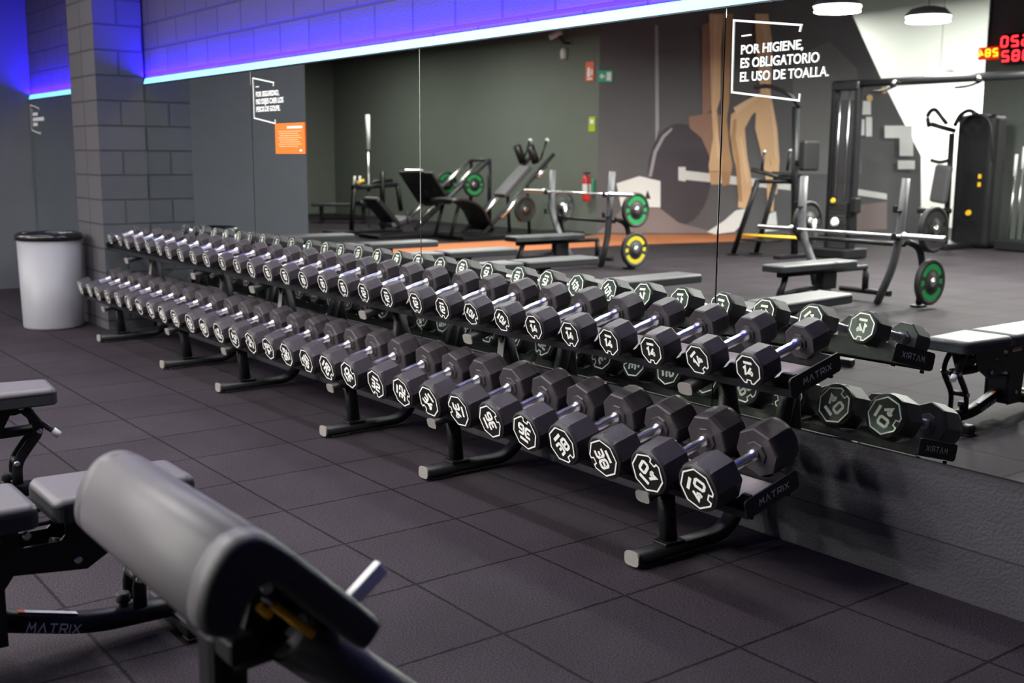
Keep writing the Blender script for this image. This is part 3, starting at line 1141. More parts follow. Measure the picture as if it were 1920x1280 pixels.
def profr(x, ins):
    out = []
    n = len(prof)
    for i in range(n):
        a, b = prof[i - 1], prof[(i + 1) % n]
        d = (b - a)
        nn = Vector((0, d.z, -d.y)).normalized()
        # inward normal: the profile runs clockwise seen from +x
        out.append(Vector((x, prof[i].y, prof[i].z)) + nn * ins)
    return out


# smooth the profile (two rounds of corner cutting)
for _ in range(2):
    q = []
    for i in range(len(prof)):
        a, b = prof[i], prof[(i + 1) % len(prof)]
        q += [a * .75 + b * .25, a * .25 + b * .75]
    prof = q
test = profr(XR, .01)
sgn = 1 if sum((Vector((0, q.y - cy, q.z - cz)).length - Vector((0, p.y - cy, p.z - cz)).length) for p, q in zip(prof, test)) < 0 else -1
stations = [(XR, .014), (XR - .003, .009), (XR - .009, .004), (XR - .020, .001), (XR - .040, 0), (XR - .052, 0), (XR - .056, .004), (XR - .060, 0)]
stations = stations + [(XL + XR - x, i) for x, i in reversed(stations)]
rings = [profr(x, sgn * i) for x, i in stations]
n_ = len(prof)
m.rings(rings, mi=0, smooth=True)
m.bm.faces.ensure_lookup_table()
for k, f in enumerate(list(m.bm.faces)):
    if len(f.verts) > 4:
        f.material_index = 1
        f.smooth = False
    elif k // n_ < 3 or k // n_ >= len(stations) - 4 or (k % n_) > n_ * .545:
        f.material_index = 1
pad = m.build('arm_pad', [M['vinyl_pad'], M['pad_side']], t)
XC = (XR + XL) / 2
XT = XR - .16
# round support tube below the sloping limb
A = px(545, 1188, x=XT)
B = px(760, 1330, x=XT)
dT = (B - A).normalized()
endp = A + dT * 0.62
m = MB()
m.tube([A, endp], .050, 24, ry=.055)
tb = m.build('support_tube', M['charcoal_metal'], t)
m = MB()
m.lathe([(.048, 0), (.046, -.006), (.0, -.007)], A, dT, n=24, ends=False)
m.build('tube_cap', M['dark_cap'], tb)
XM = XT + .058
m = MB()
m.tube([px(513, 1134, x=XM), px(586, 1189, x=XM)], .0085, 10)
m.tube([px(486, 1136, x=XM - .02), px(506, 1153, x=XM - .02)], .0085, 10)
m.build('height_markers', M['yellow'], tb)
m = MB()
m.tube([px(492, 1116, x=XM), px(513, 1134, x=XM)], .006, 8)
m.lathe([(.010, -.006), (.010, .006)], px(500, 1101, x=XM), (1, 0, 0), n=10)
m.build('pull_pin', M['steel'], tb)
# post under the chest side, base on the floor
m = MB()
pp = px(405, 1206, x=XT - .10)
m.box((XT - .10, pp.y + .012, pp.z - .16), (.085, .075, .40), bevel=.02)
m.box((XT - .10, pp.y + .012, (pp.z - .34) / 2), (.085, .075, pp.z - .34), bevel=.02)
m.build('rear_post', M['black_metal'], t)
m = MB()
m.box((XT - .10, pp.y + .012, pp.z + .02), (.22, .06, .05), bevel=.01)
m.tube([(XT - .05, pp.y + .01, pp.z - .02), A + dT * .02], .022, 10)
m.prism([px(u, v, x=XT - .03) for u, v in ((452, 1204), (470, 1132), (500, 1096), (560, 1118), (640, 1180), (600, 1215), (560, 1225), (500, 1222), (470, 1212))], (-.03, 0, 0))
m.build('pad_bracket', M['black_metal'], t)
m = MB()
zf = .045
m.tube([endp - dT * .02, (XT, endp.y + .05, zf)], .040, 14, ry=.045)
m.tube([(XT - .10, pp.y - .25, zf), (XT - .10, endp.y + .12, zf)], .04, 14, ry=.032, power=2.6)
m.box((XT - .10, endp.y + .12, .03), (.50, .07, .055), bevel=.012)
m.box((XT - .10, pp.y - .25, .03), (.60, .07, .055), bevel=.012)
m.build('base_frame', M['black_metal'], t)
# bar catch at the lower end of the slope
m = MB()
q0, q1 = px(676, 1105, x=XR - .13), px(706, 1072, x=XR - .13)
dq = (q1 - q0).normalized()
m.box((q0 + q1) / 2 - dq * .012, (.022, .030, (q1 - q0).length + .055), rot=Matrix.Rotation(-math.atan2(dq.y, dq.z), 3, 'X'), bevel=.004)
m.build('bar_catch', M['white_plastic'], t)

# ================================================================== MACHINES SEEN IN THE MIRROR


def plate(name, loc, R, ring, label, axis=(1, 0, 0), w=.06, parent=None):
    """bumper plate with coloured ring lettering, facing axis"""
    t = thing(name, label, 'weight plate', loc, 0, 'weight plates on the bench storage horns')
    m = MB()
    m.lathe([(.026, -w / 2 - .004), (R * .34, -w / 2 - .004), (R * .36, -w / 2 + .008), (R * .82, -w / 2 + .008), (R * .84, -w / 2), (R * .97, -w / 2), (R, -w / 2 + .008),
             (R, w / 2 - .008), (R * .97, w / 2), (R * .84, w / 2), (R * .82, w / 2 - .008), (R * .36, w / 2 - .008), (R * .34, w / 2 + .004), (.026, w / 2 + .004)], axis=axis, n=40, ends=False)
    m.build('disc', M['rubber'], t)
    A = Vector(axis).normalized()
    X = Vector((0, 1, 0)) if abs(A.x) > .5 else Vector((1, 0, 0))
    Y = A.cross(X)
    m = MB()
    for s in (-1, 1):
        for a0, a1 in ((25, 155), (205, 335), (-9, 9), (171, 189)):
            n = max(2, int(abs(a1 - a0) / 8))
            for k in range(n):
                b0, b1 = math.radians(a0 + (a1 - a0) * k / n), math.radians(a0 + (a1 - a0) * (k + .86) / n)
                q = [A * s * (w / 2 - .0065) + (X * math.cos(b) + Y * math.sin(b)) * r for b, r in ((b0, R * .56), (b1, R * .56), (b1, R * .80), (b0, R * .80))]
                m.face(q)
    m.build('ring_lettering', ring, t)
    m = MB()
    m.lathe([(.0255, -w / 2 - .006), (.045, -w / 2 - .006), (.045, w / 2 + .006), (.0255, w / 2 + .006)], axis=axis, n=20, ends=False)
    m.build('hub', M['steel'], t)
    return t


def barbell(c, label, L=2.2):
    t = thing('barbell', label, 'barbell', c, 0, 'chrome barbells racked on the press benches')
    MB().lathe([(.014, -.66), (.014, .66)], axis=(1, 0, 0), n=12).build('shaft', M['chrome'], t)
    for s in (-1, 1):
        m = MB()
        m.lathe([(.016, s * .66), (.038, s * .66), (.038, s * .68), (.025, s * .685), (.025, s * L / 2), (.02, s * (L / 2 + .004))], axis=(1, 0, 0), n=16)
        m.build('sleeve', M['steel'], t)
    return t


def press_bench(xc, yb, zbar, label):
    """flat olympic press bench; the lifter's feet point to +y (the mirror)"""
    t = thing('press_bench', label, 'bench', (xc, yb, 0), 0, 'olympic press benches')
    m = MB()
    rpad(m, -.02, 1.13, .29, .27, .375, .445)
    m.build('bench_pad', [M['vinyl_pad'], M['pad_side']], t)
    m = MB()
    m.tube([(0, -.35, .345), (0, 1.02, .345)], .03, 10, ry=.028, power=3)
    m.tube([(0, .92, .345), (0, 1.04, .04)], .034, 10, ry=.028, power=3, upv=(0, 1, 0))
    m.box((0, 1.05, .03), (.46, .07, .055), bevel=.012)
    m.box((0, .30, .25), (.10, .22, .17), bevel=.01)
    m.tube([(0, .40, .20), (0, 1.0, .15)], .03, 10, ry=.025)
    m.build('bench_frame', M['black_metal'], t)
    for s in (-1, 1):
        m = MB()
        m.tube([(s * .60, -.05, 1.26), (s * .585, -.02, .72), (s * .50, -.08, .42), (s * .28, -.17, .02)], .030, 12, ry=.045, fillet=.25, upv=(0, 1, 0), power=3)
        u = m.build('upright', M['grey_metal'], t)
        m = MB()
        for z in (.70, .96):
            m.box((s * .588, .035, z - .015), (.05, .10, .02), bevel=.004)
            m.box((s * .588, .080, z + .012), (.05, .014, .06), bevel=.004)
        m.build('bar_hook', M['black_metal'], u)
        m = MB()
        m.tube([(s * .575, -.12, .66), (s * .66, -.25, .60), (s * .68, -.32, .35), (s * .62, -.36, .03)], .03, 12, fillet=.16, power=3)
        m.box((s * .62, -.36, .012), (.10, .14, .022), bevel=.004)
        rl = m.build('rear_leg', M['black_metal'], t)
        m = MB()
        for z in (.26, .77):
            m.tube([(s * .66, -.33, z), (s * .80, -.33, z)], .024, 12)
        m.tube([(s * .67, -.33, .55), (s * .67, -.33, .80)], .028, 10, power=3)
        m.build('plate_horn', M['steel'], t)
        if s > 0:
            m = MB()
            m.box((s * .672, -.292, .34), (.036, .002, .13))
            m.build('sticker', M['paper'], rl)
    m = MB()
    m.tube([(-.30, -.35, .10), (.30, -.35, .10)], .03, 10, power=3)
    m.tube([(0, -.35, .10), (0, -.35, .345)], .03, 10, power=3)
    m.tube([(-.585, -.12, .62), (.585, -.12, .62)], .022, 10)
    m.build('cross_members', M['black_metal'], t)


P1 = (-9.83, -6.42)
P2 = (-5.42, -6.18)
press_bench(P1[0], P1[1], .98, 'flat press bench with bar on its high hooks, left of the two in the mirror')
press_bench(P2[0], P2[1], .72, 'flat press bench with bar on its low hooks, right of the two in the mirror')
barbell((P1[0], P1[1] + .04, .973 + .002), 'long chrome barbell racked high on the left press bench')
barbell((P2[0] + .0, P2[1] + .04, .713 + .002), 'long chrome barbell racked low on the right press bench')
PY = -.33
plate('weight_plate', (P1[0] + .745, P1[1] + PY, .77), .225, M['green_plate'], 'black plate with green lettering, above the yellow one on the left press bench')
plate('weight_plate', (P1[0] + .745, P1[1] + PY, .26), .225, M['yellow_plate'], 'black plate with yellow lettering, low on the left press bench')
plate('weight_plate', (P1[0] - .745, P1[1] + PY, .77), .225, M['grey_plate'], 'plain dark plate on the far side of the left press bench')
plate('weight_plate', (P2[0] + .745, P2[1] + PY, .77), .225, M['grey_plate'], 'plain dark plate above the green one on the right press bench')
plate('weight_plate', (P2[0] + .745, P2[1] + PY, .26), .225, M['green_plate'], 'black plate with green lettering, low on the right press bench')
plate('weight_plate', (P2[0] - .745, P2[1] + PY, .77), .225, M['grey_plate'], 'plain dark plate on the left side of the right press bench')


def seg(mb, a, b, r, **k):
    mb.tube([a, b], r, k.pop('n', 10), **k)


# ------------------------------------------------------------------ leg press (left machine)
XA = -15.75
t = thing('leg_press_machine', 'black leg press with big black foot plate, left of the mirrored sloping machines', 'gym machine', (0, 0, 0))
R_ = lambda u, v, dx=0.0: rf(u, v, x=XA + dx)
lo, hi = R_(762, 428), R_(900, 300)
m = MB()
for dx in (-.30, .30):
    o = Vector((dx, 0, 0))
    seg(m, lo + o, hi + o, .035, power=3)
seg(m, hi + Vector((-.30, 0, 0)), hi + Vector((.30, 0, 0)), .035, power=3)
m.build('rails', M['charcoal_metal'], t)
m = MB()
for dx in (-.20, .20):
    o = Vector((dx, 0, .05))
    seg(m, lo.lerp(hi, .12) + o, lo.lerp(hi, .40) + o, .034)
    seg(m, lo.lerp(hi, .56) + o, lo.lerp(hi, .92) + o, .034)
m.build('guide_rods', M['chrome'], t)
m = MB()
y0, y1 = hi.y - .05, R_(690, 432).y
m.box((XA, (y0 + y1) / 2, .04), (.70, abs(y1 - y0), .06), bevel=.01)
seg(m, hi + Vector((-.3, 0, 0)), Vector((XA - .3, hi.y, .06)), .035, power=3)
seg(m, hi + Vector((.3, 0, 0)), Vector((XA + .3, hi.y, .06)), .035, power=3)
m.build('base_frame', M['black_metal'], t)
fd = (hi - lo).normalized()
fn = Vector((0, -fd.z, fd.y))
if fn.z < 0:
    fn = -fn
c = lo.lerp(hi, .37)
m = MB()
rot = Matrix((Vector((1, 0, 0)), fn, fd)).transposed()
m.box(c + fn * .34, (1.10, .70, .05), rot=rot, bevel=.02)
seg(m, c + fn * .05, c + fn * .32, .05)
m.box(c + fn * .04, (.62, .06, .26), rot=rot, bevel=.01)
m.build('foot_plate', M['pad_black'], t)
m = MB()
m.box(c + fn * .715 + fd * .0, (.60, .05, .04), rot=rot, bevel=.01)
m.build('plate_edge', M['steel'], t)
m = MB()
s0 = R_(745, 415)
m.box(s0 + Vector((0, .05, .0)), (.48, .42, .10), rot=Matrix.Rotation(-.3, 3, 'X'), bevel=.03)
m.build('seat_pad', M['vinyl_pad'], t)
m = MB()
b0, b1 = R_(740, 425), R_(695, 372)
bd = (b1 - b0).normalized()
m.box((b0 + b1) / 2, (.50, .10, (b1 - b0).length), rot=Matrix((Vector((1, 0, 0)), bd.cross(Vector((1, 0, 0))), bd)).transposed(), bevel=.03)
m.build('back_pad', M['pad_black'], t)
m = MB()
seg(m, Vector((XA + .36, s0.y, s0.z - .02)), Vector((XA + .36, s0.y + .02, s0.z + .20)), .018)
seg(m, Vector((XA - .36, s0.y, s0.z - .02)), Vector((XA - .36, s0.y + .02, s0.z + .20)), .018)
m.build('side_handles', M['charcoal_metal'], t)
for k, dx in enumerate((-.42, .42)):
    plate('weight_plate', lo.lerp(hi, .72) + Vector((dx * 1.05, 0, -.10)), .225, M['green_plate'], ['green lettered plate on the far side of the leg press', 'green lettered plate loaded on the near side of the leg press'][k])

# seated row with upright post, in front of the leg press
t = thing('seated_row_machine', 'low black row machine with upright post and yellow grip, far left in the mirror', 'gym machine', (0, 0, 0))
XB = -16.9
Q = lambda u, v, dx=0.0: rf(u, v, x=XB + dx)
m = MB()
seg(m, Q(717, 400), Q(717, 322), .045, power=3)
seg(m, Q(660, 352), Q(745, 346), .04, power=3)
seg(m, Q(745, 346), Q(752, 395), .04, power=3)
m.tube([Q(690, 358), Q(700, 340), Q(735, 338)], .035, 10, fillet=.1)
m.build('frame', M['black_metal'], t)
m = MB()
p = Q(717, 322)
seg(m, Vector((XB, p.y, .0)), Vector((XB, p.y, .45)), .045, power=3)
q = Q(660, 352)
m.box((XB, (p.y + q.y) / 2 + .1, .04), (.45, abs(p.y - q.y) + .8, .06), bevel=.01)
seg(m, Vector((XB, q.y + .03, .05)), Q(664, 352), .04, power=3)
m.build('base_frame', M['black_metal'], t)
m = MB()
m.box(Q(690, 385), (.40, .55, .08), rot=Matrix.Rotation(.25, 3, 'X'), bevel=.03)
m.build('seat_pad', M['pad_black'], t)
m = MB()
for u in (663, 673):
    seg(m, Q(u, 346), Q(u + 2, 330), .022)
m.build('grips', M['white_plastic'], t)
m = MB()
seg(m, Q(668, 343), Q(682, 338), .028)
m.build('yellow_grip', M['yellow'], t)
# standing pale pole
p = rf(691, 345, x=-17.6)
t = thing('upright_pole', 'tall pale pole standing upright before the olive wall in the mirror', 'pole', (p.x, p.y, 0))
MB().tube([(0, 0, .035), (0, 0, 1.55)], .022, 12).build('lower_tube', M['steel'], t)
zt = rf(694, 215, x=-17.6).z
MB().tube([(0, 0, 1.55), (0, 0, zt)], .042, 12).build('upper_tube', M['white_plastic'], t)
MB().lathe([(.16, 0), (.16, .03), (.05, .05)], n=20).build('base', M['black_metal'], t)
# low black bench far left
p = rf(640, 420, z=0)
t = thing('low_bench', 'low flat black bench at the far left of the reflection', 'bench', (p.x - .3, p.y - .2, 0), .6)
m = MB()
rpad(m, -.65, .65, .30, .30, .36, .43)
m.build('bench_pad', [M['pad_black'], M['pad_side']], t)
m = MB()
for v in (-.45, .45):
    m.box((0, v, .19), (.07, .09, .34), bevel=.01)
    m.box((0, v, .025), (.46, .08, .05), bevel=.01)
m.box((0, 0, .10), (.07, .90, .07), bevel=.01)
m.build('bench_frame', M['black_metal'], t)

# ------------------------------------------------------------------ hack squat (right machine)
XA = -14.75
t = thing('hack_squat_machine', 'sloping hack squat machine with grey back pad and chrome rods in the mirror', 'gym machine', (0, 0, 0))
R_ = lambda u, v, dx=0.0: rf(u, v, x=XA + dx)
lo, hi = R_(903, 441, .28), R_(1037, 289, .28)
lo.x = hi.x = XA
fd = (hi - lo).normalized()
fn = Vector((0, -fd.z, fd.y))
if fn.z < 0:
    fn = -fn
rot = Matrix((Vector((1, 0, 0)), fn, fd)).transposed()
m = MB()
for dx in (-.30, .30):
    seg(m, lo + Vector((dx, 0, 0)), hi + Vector((dx, 0, 0)), .034, power=3)
m.build('rails', M['charcoal_metal'], t)
m = MB()
for dx in (-.22, .38):
    o = Vector((dx, 0, -.02))
    seg(m, lo.lerp(hi, .22) + o, lo.lerp(hi, .56) + o, .034)
    seg(m, lo.lerp(hi, .72) + o, lo.lerp(hi, .86) + o, .034)
m.build('guide_rods', M['chrome'], t)
m = MB()
m.box(lo.lerp(hi, .60) + fn * .10, (.34, .09, .78), rot=rot, bevel=.02)
m.build('back_pad', M['vinyl_pad'], t)
for dx in (-.19, .19):
    m = MB()
    m.tube([lo.lerp(hi, .84) + Vector((dx, 0, 0)) + fn * .10, lo.lerp(hi, .88) + Vector((dx, 0, 0)) + fn * .42], .075, 14)
    m.build('shoulder_pad', M['pad_black'], t)
    m = MB()
    a = lo.lerp(hi, .97) + Vector((dx * 1.3, 0, 0)) + fn * .10
    seg(m, a - fd * .2, a + fn * .16 + fd * .12, .018)
    h_ = m.build('hand_grip', M['black_metal'], t)
    m = MB()
    m.lathe([(.03, 0), (.04, .02), (.03, .05)], a + fn * .16 + fd * .12, fd, n=12)
    m.build('grip_cap', M['white_plastic'], h_)
m = MB()
a, b = R_(828, 375), R_(890, 425)
m.tube([R_(905, 430), R_(885, 385), R_(850, 372), R_(826, 376)], .34, 14, ry=.03, fillet=.2, upv=(0, .4, 1), power=6)
m.build('foot_plate', M['pad_black'], t)
m = MB()
y0, y1 = R_(845, 455).y, R_(1070, 438).y
m.box((XA, (y0 + y1) / 2, .035), (.80, abs(y1 - y0), .06), bevel=.01)
for dx in (-.3, .3):
    seg(m, lo + Vector((dx, 0, 0)), Vector((XA + dx, lo.y, .05)), .03, power=3)
    seg(m, R_(845, 385) + Vector((dx * .8, 0, 0)), Vector((XA + dx * .8, R_(830, 440).y, .05)), .03)
    seg(m, lo.lerp(hi, .62) + Vector((dx, 0, 0)), Vector((XA + dx, lo.lerp(hi, .66).y, .05)), .03)
m.build('base_frame', M['black_metal'], t)
m = MB()
p = R_(977, 411, .36)
m.lathe([(.05, -.05), (.06, 0), (.05, .05)], p, (1, 0, 0), n=14)
seg(m, p, Vector((XA + .28, p.y - .02, p.z)), .02)
m.build('yellow_stop', M['yellow'], t)
pp_ = lo.lerp(hi, .42) - fn * .20
plate('weight_plate', pp_ + Vector((.48, 0, 0)), .225, M['rubber'], 'plain black plate loaded behind the hack squat rails')

# ------------------------------------------------------------------ dip and leg raise tower
t = thing('dip_tower', 'black dip and leg raise tower with a yellow step, before the mural in the mirror', 'gym machine', (0, 0, 0))
Q = lambda u, v, y=-9.7: rf(u, v, y=y)
m = MB()
f1, t1 = Q(1374, 477, -9.5), Q(1421, 338, -9.5)
f2, t2 = Q(1417, 476, -9.95), Q(1453, 345, -9.95)
seg(m, f1, t1, .035, power=3)
seg(m, f2, t2, .035, power=3)
for f in (f1, f2):
    m.box((f.x, f.y, .012), (.16, .10, .022), bevel=.004)
m.build('legs', M['black_metal'], t)
m = MB()
a, b = Q(1392, 440, -9.55), Q(1503, 446, -9.9)
seg(m, a, b, .045, ry=.02, power=3)
m.build('step', M['yellow'], t)
m = MB()
m.box(Q(1408, 446, -9.7) + Vector((.2, 0, -.02)), (.5, .36, .03), bevel=.01)
m.build('step_frame', M['black_metal'], t)
m = MB()
for u0, v0, u1, v1, y in ((1412, 318, 1462, 332, -9.5), (1450, 325, 1500, 330, -9.95)):
    seg(m, Q(u0, v0, y), Q(u1, v1, y), .05, ry=.03, power=3)
m.build('arm_pads', M['pad_black'], t)
for (u, v, y) in ((1433, 282, -9.5), (1481, 280, -9.95)):
    m = MB()
    seg(m, Q(u - 5, v + 40, y), Q(u, v + 6, y), .02)
    g_ = m.build('hand_grip', M['black_metal'], t)
    m = MB()
    m.lathe([(.022, 0), (.028, .03), (.02, .05)], Q(u, v + 6, y), (0, 0, 1), n=10)
    m.build('grip_cap', M['steel'], g_)
m = MB()
c = Q(1517, 292, -9.75)
m.box(c, (.12, .34, .42), bevel=.03)
m.build('back_pad', M['pad_black'], t)
m = MB()
pb = Q(1492, 200, -9.9)
seg(m, Vector((pb.x + .10, -9.9, 0)), Vector((pb.x, -9.9, pb.z)), .045, power=3)
seg(m, Vector((pb.x + .06, -9.9, c.z - .1)), c + Vector((-.02, -.05, -.1)), .04, power=3)
m.box((pb.x + .10, -9.9, .03), (.14, .80, .055), bevel=.012)
m.tube([Vector((pb.x, -9.9, 1.15)), Q(1452, 335, -9.95)], .03, 10, power=3)
m.tube([Vector((pb.x, -9.9, 1.10)), Q(1420, 340, -9.5)], .03, 10, power=3)
m.build('column', M['black_metal'], t)
for y in (-9.75, -10.15):
    m = MB()
    m.tube([Q(1498, 200, -9.9), Q(1480, 175, y), Q(1440, 160, y), Q(1415, 164, y)], .03, 10, fillet=.25)
    m.build('pull_up_bar', M['black_metal'], t)

# ------------------------------------------------------------------ cable crossover
t = thing('cable_crossover_machine', 'tall black cable tower with a long overhead beam, reflected at right', 'gym machine', (0, 0, 0))
YC = -10.45
Q = lambda u, v, y=YC: rf(u, v, y=y)
a, b = Q(1549, 470), Q(1598, 470)
zt = Q(1570, 155).z
m = MB()
for x in (a.x + .03, b.x - .03):
    m.box((x, YC, zt / 2 + .02), (.07, .12, zt - .04), bevel=.01)
m.box(((a.x + b.x) / 2, YC, zt - .06), (b.x - a.x, .16, .12), bevel=.02)
m.box(((a.x + b.x) / 2, YC - .02, .08), (b.x - a.x + .1, .55, .14), bevel=.02)
m.build('tower_frame', M['black_metal'], t)
m = MB()
m.box(((a.x + b.x) / 2, YC - .02, zt * .48), (b.x - a.x - .12, .09, zt * .84), bevel=.01)
m.build('guard_panel', M['charcoal_metal'], t)
m = MB()
for k in range(12):
    m.box(((a.x + b.x) / 2, YC + .04, .18 + k * .055), (b.x - a.x - .16, .10, .05), bevel=.004)
m.build('weight_stack', M['rubber'], t)
m = MB()
for dx in (-.08, .08):
    seg(m, Vector(((a.x + b.x) / 2 + dx, YC + .05, .84)), Vector(((a.x + b.x) / 2 + dx, YC + .05, zt - .12)), .011)
m.build('guide_rods', M['steel'], t)
m = MB()
e1 = Q(1590, 158)
e2 = Q(2080, 131)
seg(m, Vector((a.x, YC, e1.z)), Vector((e2.x, YC, e1.z)), .055, power=3)
m.box((e2.x + .02, YC, e1.z / 2), (.07, .12, e1.z), bevel=.01)
m.box((e2.x + .02, YC, .05), (.3, .9, .09), bevel=.02)
bm_ = m.build('overhead_beam', M['black_metal'], t)
for u in (1680, 1840):
    m = MB()
    p = Q(u, 152)
    m.tube([(p.x, YC, e1.z - .05), (p.x - .10, YC + .12, e1.z - .12), (p.x - .22, YC + .24, e1.z - .13)], .02, 10, fillet=.08)
    g_ = m.build('pull_up_grip', M['black_metal'], t)
    m = MB()
    m.lathe([(.03, -.03), (.04, 0), (.03, .03)], (p.x + .02, YC + .07, e1.z - .02), (1, 0, 0), n=12)
    m.build('grip_cap', M['steel'], g_)
m = MB()
p = Q(1605, 385)
m.box((b.x + .05, YC + .05, p.z), (.10, .14, .22), bevel=.02)
seg(m, Vector((b.x + .08, YC + .05, p.z)), Vector((b.x + .08, YC + .05, .35)), .006)
m.lathe([(.05, -.02), (.05, .02)], Vector((b.x + .07, YC + .07, p.z)), (1, 0, 0), n=14)
m.build('pulley_carriage', M['black_metal'], t)
m = MB()
m.lathe([(.03, -.02), (.04, 0), (.03, .02)], Q(1562, 376, YC + .13), (0, 1, 0), n=12)
m.build('selector_pin', M['yellow'], t)
m = MB()
m.lathe([(.05, -.03), (.07, 0), (.05, .03)], Q(1565, 416, YC + .18), (0, 1, 0), n=14)
m.build('low_knob', M['white_plastic'], t)

# ------------------------------------------------------------------ selectorised machine
t = thing('selectorized_machine', 'tall black selectorized weight machine with curved handles before the far pillar', 'gym machine', (0, 0, 0))
YS = -14.0
Q = lambda u, v, y=YS: rf(u, v, y=y)
a, b = Q(1790, 470), Q(1862, 470)
zt = Q(1830, 215).z
m = MB()
m.box(((a.x + b.x) / 2, YS, zt / 2), (b.x - a.x, .42, zt), bevel=.10, seg=4)
m.build('tower_shroud', M['black_metal'], t)
m = MB()
m.tube([Q(1800, 250, YS + .18), Q(1805, 222, YS + .22), Q(1835, 212, YS + .24), Q(1858, 225, YS + .22), Q(1862, 300, YS + .2)], .025, 10, fillet=.15)
m.build('shroud_trim', M['charcoal_metal'], t)
m = MB()
for z in (Q(1830, 330).z, Q(1830, 345).z):
    m.box((Q(1836, 340, YS + .22).x, YS + .215, z), (.05, .01, .07))
m.build('weight_labels', M['yellow'], t)
m = MB()
m.lathe([(.045, -.01), (.05, .0), (.04, .03)], Q(1816, 399, YS + .23), (0, 1, 0), n=12)
m.build('selector_knob', M['yellow'], t)
m = MB()
seg(m, Q(1772, 455, YS + .5), Q(1785, 250, YS + .4), .045, power=3)
m.tube([Q(1790, 245, YS + .3), Q(1770, 240, YS + .5), Q(1745, 232, YS + .6)], .04, 10, fillet=.1)
m.box((Q(1775, 460, YS + .5).x, YS + .35, .05), (.55, 1.2, .09), bevel=.02)
m.build('seat_column', M['black_metal'], t)
for (pts) in ([(1742, 238), (1738, 215), (1752, 202), (1775, 232)], [(1790, 236), (1800, 215), (1818, 205), (1832, 215)]):
    m = MB()
    m.tube([Q(u, v, YS + .55) for u, v in pts], .035, 10, fillet=.12)
    m.build('curved_handle', M['black_metal'], t)
m = MB()
m.box(Q(1765, 345, YS + .6), (.30, .12, .62), rot=Matrix.Rotation(.12, 3, 'Y'), bevel=.05)
m.build('back_pad', M['vinyl_pad'], t)
m = MB()
m.box(Q(1752, 395, YS + .75), (.42, .40, .10), bevel=.04)
m.build('seat_pad', M['pad_black'], t)
m = MB()
m.tube([Q(1745, 300, YS + .7), Q(1762, 305, YS + .6), Q(1780, 300, YS + .5)], .03, 10, fillet=.08)
m.build('press_arm', M['black_metal'], t)

# bar holder at the right edge
p = rf(1905, 470, z=0)
t = thing('bar_holder', 'floor stand with upright pale bars at the right edge of the mirror', 'rack', (p.x, p.y, 0))
m = MB()
m.box((0.15, 0, .09), (.85, .40, .16), bevel=.02)
m.build('base', M['black_metal'], t)
for k, dx in enumerate((-.14, -.02, .09, .22)):
    q = thing('straight_bar', ['leftmost pale bar standing in the bar holder', 'second pale bar from the left in the bar holder', 'third pale bar from the left in the bar holder', 'rightmost pale bar standing in the bar holder'][k], 'bar', (p.x + dx, p.y, .171), 0, 'bars standing in the holder')
    MB().tube([(0, 0, 0), (.02, 0, 1.0 + .12 * (k % 2))], .014, 10).build('shaft', M['steel'], q)
    MB().tube([(.02, 0, 1.0 + .12 * (k % 2)), (.026, 0, 1.35 + .12 * (k % 2))], .024, 10).build('sleeve', M['white_plastic'], q)

# ------------------------------------------------------------------ red displays on the far pillar


def led_board(c, w, h, rows, label, name, amber):
    t = thing(name, label, 'display', c)
    m = MB()
    m.box((0, 0, 0), (w, .06, h), bevel=.006)
    m.build('case', M['led_face'] if amber else M['black_metal'], t)
    m = MB()
    for txt, z, hh in rows:
        ls, wd = num_strokes(txt, hh, .5)
        # read from the room (viewer looks towards -y): local x runs to -x
        m.strokes(ls, hh * .2, lambda a, b: (-(a - wd / 2), .032, z + b))
    m.build('digits', M['led_amber'] if amber else M['led_red'], t)
    return t


YP = -14.62
c = rf(1854, 100, y=YP)
t = led_board(Vector((c.x, YP, c.z)), .34, .20, [('284', -.05, .11)], 'small red and amber digital display hanging by a cable on the far pillar', 'led_timer', True)
MB().tube([(0, 0, .10), (0, 0, 4.98 - c.z)], .01, 6).build('cable', M['black_metal'], t)
c = rf(1914, 90, y=YP + .15)
led_board(Vector((c.x, YP + .15, c.z)), .56, .48, [('4620', .04, .15), ('1382', -.19, .15)], 'black wall clock with two rows of red digits at the right edge', 'led_clock', False)

# ------------------------------------------------------------------ signs and fittings near the mural corner


def gpt(u, v, off=0.0):
    """point on the olive wall seen in the mirror"""
    r = ray(u, v)
    n = Vector((nG.x, -nG.y, 0))
    g = Vector((G0.x, -G0.y, 0)) + n * off
    k = (g - CAM).dot(n) / r.dot(n)
    p = CAM + r * k
    return Vector((p.x, -p.y, p.z))


def flat_sign(name, label, u, v, wpx, hpx, mt, marks, off=.012):
    p0, p1 = gpt(u - wpx / 2, v), gpt(u + wpx / 2, v)
    h = abs(gpt(u, v - hpx / 2).z - gpt(u, v + hpx / 2).z)
    c = gpt(u, v)
    wd = (p1 - p0).length
    t = thing(name, label, 'sign', c + nG * off, math.atan2(dG.y, dG.x))
    MB().box((0, 0, 0), (wd, .012, h)).build('panel', mt, t)
    m = MB()
    for (x0, z0, x1, z1) in marks:
        yy = .0075
        m.face([(x0 * wd, yy, z0 * h), (x1 * wd, yy, z0 * h), (x1 * wd, yy, z1 * h), (x0 * wd, yy, z1 * h)])
        m.face([(x0 * wd, -yy, z0 * h), (x1 * wd, -yy, z0 * h), (x1 * wd, -yy, z1 * h), (x0 * wd, -yy, z1 * h)])
    m.build('pictogram', M['vinyl'], t)
    return t


